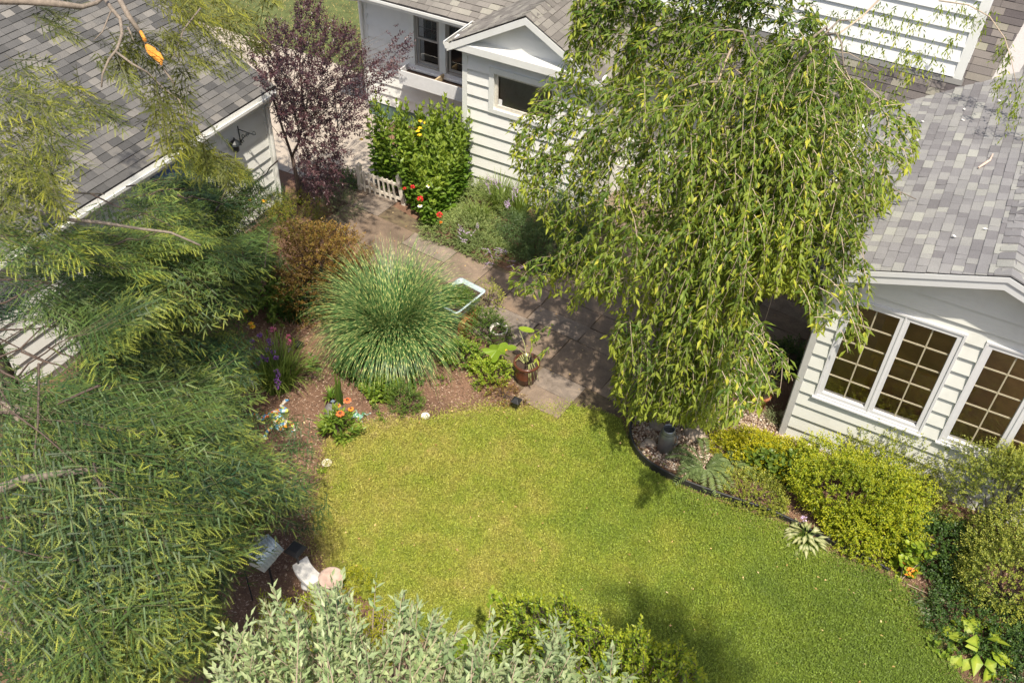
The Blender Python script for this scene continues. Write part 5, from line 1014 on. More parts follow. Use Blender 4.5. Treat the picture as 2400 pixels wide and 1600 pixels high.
bush('leafy_tuft', 'thin dark feathery tuft growing under the pale broad leaved plant', 'plant', (733, 885), (.2, .2, .22), 70, 8, .1, .025, .01, LF['mid'], seed=18)
bush('geranium_mound', 'dark green leafy mound at the front left foot of the striped grass', 'shrub', (845, 868), (.48, .38, .42), 340, 8, .12, .045, .032, LF['dark'], seed=19, kind='oval', tintp=1)
bush('hosta_patch', 'low broad leaves tucked under the front of the striped grass', 'plant', (920, 872), (.55, .22, .2), 90, 5, .14, .10, .06, LF['mid'], seed=20, kind='fold')
bush('oakleaf_plant', 'bright green rounded leafy plant in the mulch bed, left of its paler neighbour', 'shrub', (893, 918), (.30, .26, .3), 120, 7, .12, .07, .055, LF['bright'], seed=21, kind='oval')
bush('rounded_bush', 'small grey green bush nearest the lawn, right of the bright green plant', 'shrub', (950, 955), (.30, .28, .46), 420, 8, .11, .024, .014, LF['mid'], seed=22, up=.7)
for i, (px, r, lb, mt_) in enumerate([((873, 968), .13, 'tiny feathery tuft beside the small frog figure', 'mid'), ((895, 985), .1, 'tiny bright seedling at the lawn edge left of the white saucer', 'bright'), ((1035, 895), .13, 'bright seedling in the mulch in front of the leafy planting', 'bright'), ((1125, 905), .15, 'small leafy sprig at the front of the planting near the brown pot', 'bright'), ((755, 1088+20), .06, 'single tiny light green weed near the faded saucer', 'lime')]):
    bush('seedling', lb, 'plant', px, (r, r, r), 16, 6, .08, .035, .02, LF[mt_], seed=30+i, nstem=8)
# coneflowers
def extra_c(root, c):
    for q, r, mt_ in [((814, 937, .52), .06, ORG), ((797, 968, .48), .065, ORG), ((793, 950, .5), .04, ORG2), ((822, 957, .48), .045, ORG2)]: flower(root, at(*q), r, mt_, k=16, cr=.4); V, F = stems([c+Z*.15], [at(*q)-Z*.01], .005); npmesh('flower_stem', V, F, LF['mid'], root)
bush('coneflower_plant', 'leafy green plant with four orange coneflowers in front of the iris fan', 'flowers', (797, 1022), (.28, .25, .42), 56, 8, .2, .12, .045, LF['bright'], seed=23, up=.5, extra=extra_c)
# ---- planting around the tub
bush('thin_shrub', 'sparse yellow green shrub at the path edge behind the enamel tub', 'shrub', (1148, 720), (.28, .28, .62), 90, 7, .14, .035, .02, LF['azalea2'], seed=24, up=.8, inner=.5, nstem=60)
bush('currant_bush', 'light green small leaved bush between the enamel tub and the path', 'shrub', (1140, 790), (.42, .36, .62), 420, 8, .12, .032, .022, LF['mid'], seed=25, up=.5)
bush('leafy_bush', 'bright green leafy bush at the foot of the brick stand', 'shrub', (1085, 845), (.42, .3, .42), 130, 8, .16, .065, .038, LF['bright'], seed=26)
bush('leafy_bush', 'bright green bush in front of the round white pot', 'shrub', (1150, 890), (.35, .28, .5), 150, 8, .14, .05, .03, LF['lime'], seed=27)
bush('leafy_bush', 'low reddish brown twiggy bush left of the glazed brown pot', 'shrub', (1180, 930), (.45, .25, .22), 150, 7, .1, .028, .014, LF['brown'], seed=28)
bl = thing('rhubarb_leaf', 'one large lobed green leaf rising beside the glazed brown pot', 'plant', at(1165, 870)); c = at(1165, 820, .5)
a = np.linspace(0, 2*pi, 41)[:-1]; rr_ = .17*(1+.28*np.cos(5*a)); V = [c]+[c+np.array([x*cos(t), x*sin(t), -.03-.05*sin(3*t)]) for x, t in zip(rr_, a)]
npmesh('leaf', V, [(0, 1+i, 1+(i+1) % 40) for i in range(40)], LF['lime'], bl); V, F = stems([at(1165, 870)], [c], .008); npmesh('stem', V, F, LF['lime'], bl)
# enamel tub on bricks
tc = at(1082, 745); tub = thing('enamel_tub', 'old white enamel tub planted with herbs, standing on red bricks', 'planter', tc)
ENM = plain('chipped_enamel', (.44, .53, .54), .3, nz=.05, scale=9, dirt=(.25, .2, .16)); zt_ = .30; c = at(1075, 693, .62)
ux = np.array([.82, .1]); 
def rrect(cx, cy, ax, ay, z, r=.06, k=5, rot=pi/2-.15):
    out = []
    for (sx, sy, a0) in ((1, 1, 0), (-1, 1, pi/2), (-1, -1, pi), (1, -1, 1.5*pi)):
        for i in range(k+1):
            t = a0+pi/2*i/k; x, y = sx*(ax-r)+r*cos(t), sy*(ay-r)+r*sin(t); out.append((cx+x*cos(rot)-y*sin(rot), cy+x*sin(rot)+y*cos(rot), z))
    return out
rings = [rrect(c[0], c[1], .26, .17, .30), rrect(c[0], c[1], .34, .24, .60), rrect(c[0], c[1], .37, .27, .62), rrect(c[0], c[1], .37, .27, .635), rrect(c[0], c[1], .335, .235, .63), rrect(c[0], c[1], .31, .21, .45)]
mb = MB(); k = len(rings[0]); mb.v = [p for r_ in rings for p in r_]; mb.f = [(i*k+j, i*k+(j+1) % k, (i+1)*k+(j+1) % k, (i+1)*k+j) for i in range(5) for j in range(k)]+[tuple(range(k))[::-1]]; mb.build('basin', ENM, tub, smooth=True)
MB().hexa(rrect(c[0], c[1], .30, .20, .46), rrect(c[0], c[1], .325, .225, .57)).build('soil', SOIL, tub)
BRK = plain('red_brick', (.42, .12, .05), .9, nz=.25, scale=14)
for i, (dx, dy) in enumerate(((-.2, -.1), (.16, -.1), (-.2, .1), (.18, .1))): MB().box((c[0]+dx-.06, c[1]+dy-.1, 0), (c[0]+dx+.06, c[1]+dy+.1, .299)).build('brick', BRK, tub)
P, D = dome((c[0], c[1], .56), (.30, .2, .16), 420, 41, .2); V, F, t = shoots(P, nrm(D+Z), .07, 7, .028, .018, 50, .1, 'flat'); npmesh('herbs', V, F, LF['mid'], tub, attr={'tint': t*.6})
P, D = dome((c[0]-.05, c[1]-.12, .57), (.2, .1, .10), 160, 42, .2); V, F, t = shoots(P, nrm(D+Z), .06, 7, .024, .016, 50, .1, 'flat'); npmesh('herbs', V, F, LF['lime'], tub, attr={'tint': t*.6})
def pot(name, label, cat, px, prof, mat, inner, soilmat=SOIL, sz=None):
    c = at(*px); o = thing(name, label, cat, c); MB().lathe(c, prof+inner, 32).build('pot', mat, o, smooth=True); r_, z_ = inner[-1]; MB().lathe(c, [(r_-.002, z_+.002), (r_-.002, sz or z_+.04)], 24).build('soil', soilmat, o); return o, c
wp, c = pot('round_pot', 'small round white rimmed pot of dark soil on the path edge', 'pot', (1168, 800), [(.09, 0), (.13, .24), (.145, .25), (.145, .28)], plain('white_glaze', (.6, .56, .52), .4, dirt=(.3, .22, .18)), [(.125, .28), (.11, .2)])
gp, c = pot('glazed_pot', 'tall dark brown glazed pot holding a leggy bare plant', 'pot', (1232, 893), [(.115, 0), (.135, .02), (.16, .14), (.175, .16), (.165, .18), (.18, .34), (.20, .37), (.20, .41)], plain('brown_glaze', (.10, .035, .018), .25, nz=.5, scale=9, spec=.7), [(.175, .41), (.16, .33)])
mb = MB()
for i in range(16):
    a = rng.uniform(0, 2*pi); s = c+Z*.36; mb.tube([s+[.03*cos(a), .03*sin(a), 0], s+[.12*cos(a), .12*sin(a), .10], s+[.2*cos(a), .2*sin(a), .02-.1*rng.uniform()], s+[.23*cos(a), .23*sin(a), -.12-.12*rng.uniform()]], [.007, .006, .005, .003], 4)
lv = [at(1210, 812, .75), at(1215, 768, .9), at(1168, 860, .5)]
for q in lv[:2]: mb.tube([c+Z*.37, (c+Z*.37+q)/2+[.03, 0, .05], q], [.006, .005, .003], 4)
mb.build('stem', plain('pale_stem', (.40, .42, .16), .6), gp)
V, F = oval(np.array(lv[:2]), [[-.4, -.6, .1], [.8, .3, -.1]], np.tile(Z, (2, 1))+rng.normal(size=(2, 3))*.2, np.array([.16, .24]), np.array([.13, .12]), 12); npmesh('leaf', V, F, LF['lime'], gp); flower(gp, at(1187, 820, .6), .025, YEL, cone=YEL, k=8)
# ---- small garden things
def saucer(label, px, r, mat, inn): 
    c = at(*px); o = thing('saucer', label, 'saucer', c); MB().lathe(c+Z*.004, [(r*.8, 0), (r, .02), (r, .03), (r*.85, .028), (r*.80, .014)], 28).build('dish', mat, o, smooth=True); MB().lathe(c, [(r*.8, .0145), (r*.8, .0165)], 24).build('filling', inn, o); return o
saucer('white rimmed saucer with tan filling at the lawn edge', (997, 977), .062, plain('white_plastic', (.75, .74, .7), .4), plain('tan_filling', (.45, .34, .25), .8)); saucer('faded cream saucer lying on the dry lawn edge near the hemlock', (766, 1087), .068, plain('cream_plastic', (.62, .58, .45), .5), plain('cream_filling', (.50, .48, .36), .7, nz=.2, scale=30))
def solar(label, px, h=.34, name='solar_light', group=None, pole=.008):
    c = at(*px); o = thing(name, label, 'light', c, group); MB().tube([c, c+Z*(h-.12)], pole, 6).build('stake', BLACKP, o)
    t = c+Z*(h-.12); MB().hexa([t+[-.035, -.035, 0], t+[.035, -.035, 0], t+[.035, .035, 0], t+[-.035, .035, 0]], [t+[-.045, -.045, .09], t+[.045, -.045, .09], t+[.045, .045, .09], t+[-.045, .045, .09]]).build('lantern_body', plain('smoked_plastic', (.03, .03, .03), .2), o)
    t = t+Z*.09; MB().hexa([t+[-.07, -.07, 0], t+[.07, -.07, 0], t+[.07, .07, 0], t+[-.07, .07, 0]], [t+[-.025, -.025, .05], t+[.025, -.025, .05], t+[.025, .025, .05], t+[-.025, .025, .05]]).build('cap', BLACKP, o, bevel=.004); return o
solar('black pyramid capped solar path light at the patio corner of the lawn', (1209, 962), .24)
solar('small black solar light in the mulch right of the pink flowers', (700, 818), .14)
c = at(783, 968); ro = thing('garden_stone', 'flat grey dome stone with a square solar cap behind the orange coneflowers', 'ornament', c); MB().lathe(c, [(.13, 0), (.14, .04), (.12, .12), (.07, .17), (.02, .18)], 24).build('stone_body', plain('slate_stone', (.17, .16, .155), .8, nz=.15, scale=20), ro, smooth=True)
c2 = c+np.array([-.03, .04, .165]); MB().hexa([c2+[-.045, -.045, 0], c2+[.045, -.045, 0], c2+[.045, .045, 0], c2+[-.045, .045, 0]], [c2+[-.035, -.035, .03], c2+[.035, -.035, .03], c2+[.035, .035, .03], c2+[-.035, .035, .03]]).build('solar_cap', BLACKP, ro, bevel=.006); MB().box(c2+[-.025, -.025, .031], c2+[.025, .025, .034]).build('solar_cell', plain('solar_cell', (.16, .2, .24), .2), ro)
# big lantern on a post
c = at(709, 1368); ln_ = thing('garden_lantern', 'black caged lantern on a thin post behind the white concrete bench', 'light', c); MB().tube([c, c+Z*.55], .014, 8).build('post', BLACKP, ln_)
t = c+Z*.55; cg = MB()
for a in np.arange(4)*pi/2+pi/4: cg.tube([t, t+[.05*cos(a), .05*sin(a), .05], t+[.062*cos(a), .062*sin(a), .16]], .006, 4)
for a in np.arange(8)*pi/4: cg.tube([t+[.06*cos(a), .06*sin(a), .08], t+[.06*cos(a+pi/4), .06*sin(a+pi/4), .13]], .004, 4)
cg.build('cage', DARK, ln_); t = t+Z*.16; MB().hexa([t+[-.10, -.10, 0], t+[.10, -.10, 0], t+[.10, .10, 0], t+[-.10, .10, 0]], [t+[-.065, -.065, .05], t+[.065, -.065, .05], t+[.065, .065, .05], t+[-.065, .065, .05]]).build('cap', BLACKP, ln_, bevel=.006)
# bird house
c = at(640, 1370); bh = thing('birdhouse', 'white birdhouse with corrugated metal roof, half hidden by hemlock sprays', 'birdhouse', c); MB().tube([c, c+Z*.55], .015, 8).build('pole', BLACKP, bh)
b0 = at(612, 1296, .75); b0[2] = .58; W4 = plain('aged_white', (.55, .58, .52), .7, nz=.1, dirt=(.3, .3, .25)); h_ = .11
mb = MB().box(b0+[-h_, -h_, 0], b0+[h_, h_, .2]); mb.prism([b0+[-h_, -h_, .2], b0+[h_, -h_, .2], b0+[0, -h_, .32]], (0, 2*h_, 0)); mb.build('box', W4, bh, bevel=.003); MB().tube([b0+[0, -h_-.004, .13], b0+[0, -h_+.01, .13]], .035, 14).build('entrance_hole', BLACKP, bh)
CORR = plain('corrugated_metal', (.62, .68, .68), .35, metal=.4, nz=.1)
for s in (-1, 1):
    mb = MB(); k = 33; n0 = nrm([s*.74, 0, 1]); pr = [(b0+[0, -.17+.34*i/(k-1), .335]+n0*.008*sin(i*pi/2), b0+[s*.20, -.17+.34*i/(k-1), .335-.2*.74*1.1]+n0*.008*sin(i*pi/2)) for i in range(k)]
    mb.v = [tuple(p) for a_ in pr for p in a_]; mb.f = [(2*i, 2*i+1, 2*i+3, 2*i+2) for i in range(k-1)]; o = mb.build('roof', CORR, bh, smooth=True); sm = o.modifiers.new('thick', 'SOLIDIFY'); sm.thickness = .004
c = at(592, 1405); sh_ = thing('shepherd_hook', 'thin curved black metal stake standing in the dark mulch', 'stake', c); MB().tube([c, c+[0, 0, .35], c+[-.03, .02, .75], c+[-.07, .05, .95]], .009, 6).build('rod', DARK, sh_)
# concrete bench with curved seat
c = at(718, 1392); be = thing('concrete_bench', 'curved white concrete garden bench on bulbous pedestal legs', 'bench', c)
s0, s1 = at(703, 1316, .40), at(744, 1364, .40); v = s1-s0; v[2] = 0; L_ = np.linalg.norm(v)*1.0; v = nrm(v); nv = np.array([-v[1], v[0], 0]); lo, hi = [], []; k = 14; wd = .105
cc = (s0+s1)/2; sag = .03
for sd in (1, -1):
    for i in range(k+1):
        t = (i/k-.5)*sd; lo.append(cc+v*t*L_+nv*(sd*wd-sag*(1-4*t*t)*1.0)+Z*0)
MB().hexa([p-Z*.035 for p in lo], [p+Z*.035 for p in lo]).build('seat', CONC, be, bevel=.012)
for t in (-.26, .26):
    q = cc+v*t*L_; q[2] = 0; MB().lathe(q, [(.08, 0), (.08, .04), (.04, .07), (.055, .14), (.068, .2), (.05, .29), (.07, .33), (.07, .364)], 20).build('leg', CONC, be, smooth=True)
c = at(784, 1404); bb = thing('bird_bath', 'pinkish concrete bird bath bowl half hidden behind the silver leaves', 'bird bath', c); MB().lathe(c, [(.13, 0), (.13, .04), (.06, .08), (.05, .25), (.07, .34), (.11, .40), (.145, .45), (.145, .47), (.125, .465), (.08, .42), (.02, .41)], 36).build('bowl', PINKC, bb, smooth=True)
# galvanised can
c = at(1558, 1052); wc = thing('metal_can', 'galvanised metal pitcher standing in the gravel corner', 'can', c); GAL = plain('galvanised_steel', (.36, .37, .38), .42, metal=.75, nz=.25, scale=6)
MB().lathe(c, [(.112, 0), (.112, .30), (.108, .33), (.085, .40), (.085, .43), (.078, .43), (.078, .40), (.095, .33), (.10, .02)], 36).build('body', GAL, wc, smooth=True); MB().tube([c+[.09, -.03, .40], c+[.15, -.05, .38], c+[.16, -.055, .25], c+[.112, -.04, .17]], .009, 8).build('handle', GAL, wc, smooth=True); MB().lathe(c, [(.1, .36), (.1, .365)], 20).build('dark_inside', plain('can_inside', (.08, .085, .09), .6, nz=.4, scale=40), wc)
for px, r, sc, lb in [((1524, 1040), .10, (1, .7, .5), 'small pale rock left of the metal pitcher'), ((1628, 1020), .16, (1.1, .8, .6), 'large tan boulder right of the metal pitcher'), ((1538, 1000), .11, (1, .8, .5), 'brown rock at the gravel edge behind the metal pitcher'), ((1840, 975), .09, (1, .7, .5), 'tan rock by the sunroom corner board'), ((1505, 1045), .05, (1, .8, .6), 'tiny stone against the black edging')]:
    c = at(*px); o = MB().ball(c+Z*r*sc[2]*.5, r, 14, 9, sc, .07, int(px[0])).build('rock', STONE, None, smooth=True); tag(o, lb, 'rock')
# black lawn edging
EP = [(1484, 985), (1474, 1010), (1474, 1035), (1484, 1060), (1502, 1083), (1530, 1104), (1570, 1124), (1610, 1142), (1660, 1158), (1720, 1178), (1780, 1195), (1840, 1218), (1900, 1250), (1960, 1282), (2010, 1302), (2060, 1325), (2100, 1352)]
pts = [at(*p) for p in EP]; q = []
for i in range(len(pts)-1):
    for t in np.linspace(0, 1, 5)[:-1]: q.append(pts[i]*(1-t)+pts[i+1]*t)
q = np.array(q); q[:, :2] = np.apply_along_axis(lambda v: np.convolve(np.pad(v, 3, mode='edge'), np.ones(7)/7, 'valid'), 0, q[:, :2])
T = nrm(np.gradient(q, axis=0)); Nn = np.cross(T, Z); hz = np.linspace(.17, .05, len(q))
mb = MB(); k = len(q); mb.v = [tuple(p) for a_, n0, h_ in zip(q, Nn, hz) for p in (a_-n0*.012, a_-n0*.012+Z*h_, a_+n0*.012+Z*h_, a_+n0*.012)]; mb.f = [(4*i+j, 4*i+(j+1) % 4, 4*i+4+(j+1) % 4, 4*i+4+j) for i in range(k-1) for j in range(4)]+[(0, 1, 2, 3), (4*k-1, 4*k-2, 4*k-3, 4*k-4)]
eo = mb.build('lawn_edging', BLACKP); tag(eo, 'black plastic edging strip curving between lawn and shrub bed', 'edging'); 
mb = MB().tube([p+Z*h_ for p, h_ in zip(q, hz)], .016, 8); e2 = mb.build('edging_bead', BLACKP, eo, smooth=True)
# bait station
c = at(1893, 1052); bs = thing('bait_station', 'dark grey plastic bait box with a white label against the sunroom wall', 'box', c); BX = plain('charcoal_plastic', (.045, .04, .04), .6, nz=.15, scale=60)
prof = [(-.22, -.08), (.10, -.08), (.18, -.05), (.22, 0), (.22, .08), (-.22, .08)]; ra_ = radians(0); f_ = lambda x, y, z: c+np.array([x*.62, y, z]); MB().hexa([f_(x, y, 0) for x, y in prof], [f_(x*.97, y*.97, .10) for x, y in prof]).build('box_body', BX, bs, bevel=.008); MB().hexa([f_(x*.93, y*.9, .101) for x, y in prof], [f_(x*.9, y*.85, .115) for x, y in prof]).build('lid', BX, bs, bevel=.005)
MB().box(c+[-.06, -.045, .1155], c+[.03, .0, .1175]).build('label', plain('paper_label', (.72, .68, .68), .6), bs)
for i in range(3): MB().box(c+[-.05, -.035+.012*i, .1176], c+[.005+.005*i, -.030+.012*i, .1179]).build('label_print', plain('label_ink', (.35, .3, .32), .6), bs)
# ---- frogs
def frog(label, c, s, mats, rot, name='frog_figure'):
    o = thing(name, label, 'ornament', c); R_ = np.array([[cos(rot), -sin(rot), 0], [sin(rot), cos(rot), 0], [0, 0, 1]]); W = lambda p: c+R_@(np.array(p, float)*s)
    import bmesh
    sk = {}; joints = dict(head=((.0, .17, .055), .05), neck=((0, .10, .055), .045), chest=((0, .04, .05), .05), mid=((0, -.04, .05), .042), hip=((0, -.12, .045), .036),
      lsh=((-.06, .07, .045), .022), lel=((-.12, .12, .03), .017), lha=((-.10, .19, .012), .012), rsh=((.06, .07, .045), .022), rel=((.14, .08, .03), .017), rha=((.19, .13, .012), .012),
      lkn=((-.15, -.06, .045), .022), lan=((-.12, -.19, .02), .016), lft=((-.2, -.24, .01), .012), lh=((-.045, -.12, .04), .026), rh=((.045, -.12, .04), .026), rkn=((.15, -.09, .045), .022), ran=((.14, -.21, .02), .016), rft=((.22, -.25, .01), .012))
    E_ = [('hip', 'mid'), ('mid', 'chest'), ('chest', 'neck'), ('neck', 'head'), ('chest', 'lsh'), ('lsh', 'lel'), ('lel', 'lha'), ('chest', 'rsh'), ('rsh', 'rel'), ('rel', 'rha'), ('hip', 'lh'), ('lh', 'lkn'), ('lkn', 'lan'), ('lan', 'lft'), ('hip', 'rh'), ('rh', 'rkn'), ('rkn', 'ran'), ('ran', 'rft')]
    for j, t_ in enumerate(('lha', 'rha', 'lft', 'rft')):
        b_ = np.array(joints[t_][0]); pa = {'lha': 'lel', 'rha': 'rel', 'lft': 'lan', 'rft': 'ran'}[t_]; d = nrm(b_-np.array(joints[pa][0])); d[2] = 0
        for k_, a in enumerate((-.6, 0, .6)): dd = np.array([d[0]*cos(a)-d[1]*sin(a), d[0]*sin(a)+d[1]*cos(a), 0]); joints[f'{t_}{k_}'] = (tuple(b_+dd*.04), .006); E_.append((t_, f'{t_}{k_}'))
    nm = list(joints); me = bpy.data.meshes.new('body'); base = np.array(root_loc(o)); me.from_pydata([tuple(W(joints[k][0])-base) for k in nm], [(nm.index(a), nm.index(b)) for a, b in E_], []); ob = bpy.data.objects.new('body', me); C.objects.link(ob); ob.parent = o
    sm_ = ob.modifiers.new('skin', 'SKIN'); sm_.use_smooth_shade = True
    for i, k in enumerate(nm): r_ = joints[k][1]*s*(1.45 if joints[k][1] > .03 else 1.25); me.skin_vertices[0].data[i].radius = (r_, r_*.85)
    me.skin_vertices[0].data[nm.index('hip')].use_root = True
    ob.modifiers.new('sub', 'SUBSURF').levels = 2; ob.modifiers['sub'].render_levels = 2; me.materials.append(mats[0])
    for sx in (-1, 1): MB().ball(W((sx*.03, .185, .095)), .018*s, 10, 7).build('eye', mats[1], o, smooth=True)
    return o
def mosaic(name, stops, sc):
    m, n, b, o = newmat(name); v = n.nodes.new('ShaderNodeTexVoronoi'); v.inputs['Scale'].default_value = sc; n.links.new(pos(n), v.inputs['Vector']); s_ = n.nodes.new('ShaderNodeSeparateColor'); n.links.new(v.outputs['Color'], s_.inputs[0])
    r = ramp(n, stops); r.color_ramp.interpolation = 'CONSTANT'; n.links.new(s_.outputs[0], r.inputs[0]); n.links.new(r.outputs[0], b.inputs['Base Color']); b.inputs['Roughness'].default_value = .25; return m
frog('large frog figure with a multicoloured mosaic skin sprawled on the mulch', at(650, 990), 1.35, (mosaic('mosaic_skin', [(0, (.55, .60, .12)), (.2, (.65, .16, .04)), (.38, (.10, .28, .5)), (.55, (.75, .68, .6)), (.72, (.70, .38, .10)), (.86, (.25, .50, .60))], 24), plain('orange_eye', (.8, .3, .02), .2)), radians(-118))
frog('tiny green and white frog figure with a red eye beside the coneflowers', at(838, 977), .55, (mosaic('green_mosaic', [(0, (.10, .28, .16)), (.4, (.5, .55, .5)), (.6, (.06, .2, .14)), (.8, (.3, .42, .4))], 60), plain('red_eye', (.7, .03, .03), .2)), radians(100))
# ---- right hand border
FERN = G('fern_frond', (.09, .15, .05), (.20, .27, .10), (.3, .35, .14), trans=.35)
def fern(label, px, n, L):
    c = at(*px); o = thing('fern', label, 'fern', c); P, D, N_, Ls, Ws = [], [], [], [], []
    for i in range(n):
        a = 2*pi*i/n+rng.normal()*.45; h = np.array([cos(a), sin(a), 0]); ln_f = L*rng.uniform(.5, 1.1); s = np.array([-h[1], h[0], 0])
        for t in np.linspace(.1, 1, 22):
            b_ = c+h*ln_f*t*.95+Z*(ln_f*(1.2*t-1.15*t*t)+.05)
            for sd in (1, -1): P.append(b_); D.append(s*sd*.9+h*.45+Z*rng.normal()*.1); N_.append(Z+rng.normal(size=3)*.15); Ls.append(.10*L/.5*math.sin(pi*min(1, .12+.88*(1-t)**.8))+.012); Ws.append(.022)
    V, F = leaves(P, D, N_, np.array(Ls), np.array(Ws)); npmesh('frond', V, F, FERN, o, attr={'tint': np.full(len(V), .2)}); return o
fern('feathery pale green fern just behind the black edging', (1650, 1105), 17, .52); fern('second smaller fern right of the pale one among yellow leaves', (1715, 1095), 9, .4)
bush('euonymus_groundcover', 'bright yellow leaved euonymus mound next to the bait box', 'shrub', (1800, 1080), (.66, .42, .42), 1000, 8, .11, .038, .026, LF['yellowgreen'], seed=50, up=.7, kind='flat')
bush('euonymus_groundcover', 'bright yellow leaved euonymus mound behind the fern', 'shrub', (1720, 1060), (.42, .3, .28), 520, 8, .10, .030, .019, LF['yellowgreen'], seed=51, up=.7, kind='flat')
bush('euonymus_groundcover', 'duller olive yellow mound trailing down to the edging', 'shrub', (1770, 1160), (.60, .42, .30), 700, 8, .11, .030, .018, LF['azalea2'], seed=52, up=.7, kind='flat')
bush('lobed_leaf_plant', 'patch of lobed mid green leaves among the yellow euonymus', 'plant', (1790, 1095), (.35, .25, .40), 60, 5, .14, .09, .08, LF['mid'], seed=53, kind='oval')
bush('lobed_leaf_plant', 'patch of lobed leaves between the yellow mound and the tall azalea', 'plant', (1860, 1120), (.3, .25, .42), 60, 5, .14, .09, .08, LF['mid'], seed=54, kind='oval')
bush('azalea_bush', 'large bright green azalea bush below the left sunroom window', 'shrub', (1985, 1195), (1.05, .72, 1.1), 2600, 8, .15, .044, .025, LF['azalea'], seed=55, up=.7, amp=.44, inner=.5)
bush('azalea_bush', 'airy green azalea sprays rising against the sunroom siding', 'shrub', (2060, 1120), (.85, .35, .95), 620, 8, .16, .040, .022, LF['azalea2'], seed=56, up=.9, amp=.4, inner=.4)
bush('azalea_bush', 'lower front lobe of bright azalea leaves above the variegated hosta', 'shrub', (2040, 1270), (.7, .42, .62), 1000, 8, .14, .044, .025, LF['azalea'], seed=57, up=.7, amp=.3)
bush('boxwood_bush', 'tall yellowish small leaved bush covering the right sunroom window', 'shrub', (2320, 1240), (.95, .6, 2.3), 2800, 8, .16, .036, .021, LF['azalea2'], seed=58, up=.8, amp=.4, inner=.45)
bush('boxwood_bush', 'broad lower yellowish bush at the right edge of the picture', 'shrub', (2350, 1390), (1.0, .75, 1.3), 2300, 8, .15, .038, .022, LF['azalea2'], seed=59, up=.7, amp=.35)
bush('shade_shrub', 'dark green bush in shadow between the azalea and the right hand bush', 'shrub', (2180, 1290), (.7, .55, .5), 700, 7, .14, .05, .032, LF['dark'], seed=60, up=.5)
bush('shade_shrub', 'dark leafy ground shrub in the shaded right hand border', 'shrub', (2300, 1470), (.9, .6, .35), 800, 7, .14, .045, .026, LF['dark'], seed=61, up=.5)
bush('shade_shrub', 'dark bush at the bottom right corner of the picture', 'shrub', (2420, 1560), (.6, .6, .5), 400, 7, .14, .05, .03, LF['dark'], seed=62, up=.5)
bush('redbud_seedling', 'upright sprig of round lime green leaves in front of the azalea', 'plant', (2120, 1330), (.20, .16, .60), 34, 6, .15, .085, .078, LF['lime'], seed=63, up=.8, kind='oval')
bush('redbud_seedling', 'shaded sprig of large round leaves beside the lower right bush', 'plant', (2215, 1340), (.25, .2, .3), 16, 5, .15, .12, .07, LF['mid'], seed=64, up=.5, kind='oval')
def hosta(label, px, n, L, W, mat, R=.2):
    c = at(*px); o = thing('hosta', label, 'hosta', c); P, D, N_, Ls, Ws = [], [], [], [], []
    for i in range(n):
        a = i*2.4+rng.normal()*.5; t = math.sqrt((i+.5)/n)*rng.uniform(.7, 1.15); h = np.array([cos(a), sin(a), 0]); P.append(c+h*R*t*.7+Z*(.20-.14*t)*L/.2); D.append(h+Z*(.5-.8*t)+rng.normal(size=3)*.3); N_.append(Z+h*.3+rng.normal(size=3)*.3); Ls.append(L*rng.uniform(.75, 1.15)); Ws.append(W*rng.uniform(.8, 1.1))
    V, F = leaves(P, D, N_, np.array(Ls), np.array(Ws), fold=.1, curl=.35); npmesh('foliage', V, F, mat, o, attr={'tint': np.tile([0, .1, 1., .1, .6], n)})
    V, F = stems(np.repeat(c[None], n, 0), np.array(P), .006); npmesh('stem', V, F, LF['mid'], o); return o, c
VAR = G('variegated_leaf', (.08, .15, .03), (.16, .22, .05), (.62, .60, .34), trans=.3)
h_, c = hosta('cream and green variegated hosta spilling over the black edging', (1885, 1262), 60, .15, .062, VAR, .30)
for q in ((1885, 1215, .35),): pompon(h_, at(*q), .05, LIL, 'flower', 24)
hosta('hosta with large smooth bright green leaves at the lower right', (2290, 1520), 34, .24, .15, LF['lime'], .42); hosta('small narrow leaved variegated hosta in the lower right shade', (2185, 1420), 34, .13, .035, G('cream_edge_leaf', (.05, .10, .04), (.10, .16, .06), (.4, .42, .25)), .25); hosta('cream variegated hosta at the right edge behind the big leaved one', (2380, 1555), 24, .14, .05, VAR, .2)
bush('strawberry_plant', 'low three lobed light green plant left of the big leaved hosta', 'plant', (2205, 1520), (.18, .15, .14), 22, 4, .1, .07, .06, LF['bright'], seed=65, kind='oval')
c = at(2110, 1360); o = thing('yellowing_sprig', 'bare twig with a few orange yellow leaves at the border edge', 'plant', c); V, F = stems([c]*3, [c+[.1, .1, .3], c+[-.05, .1, .25], c+[.3, -.1, .1]], .006); npmesh('stem', V, F, BARKL, o); P = c+rng.normal(size=(12, 3))*[.06, .05, .03]+[0, .05, .2]; V, F = leaves(P, rdir(12), np.tile(Z, (12, 1)), .06, .035); npmesh('leaf', V, F, ORG2, o)
# terracotta pot in the shade
tp, c = pot('terracotta_pot', 'terracotta pot of variegated grass in deep shade beside the sunroom corner', 'pot', (1775, 950), [(.10, 0), (.15, .22), (.165, .23), (.165, .28)], TERRA, [(.14, .28), (.13, .22)])
blades(c, 60, .4, .018, .9, G('spider_blade', (.14, .2, .06), (.35, .4, .16), (.6, .6, .35)), tp, r0_=.08, zb=.24)
bush('spider_plant', 'pale stemmed spider plant at the foot of the sunroom corner', 'plant', (1812, 985), (.16, .14, .22), 40, 7, .16, .08, .010, LF['greyg'], seed=66)
bush('shade_fern', 'dark leafy plant in the gap between the drooping tree and the sunroom', 'plant', (1850, 850), (.35, .3, .4), 160, 8, .2, .06, .03, LF['dark'], seed=67)
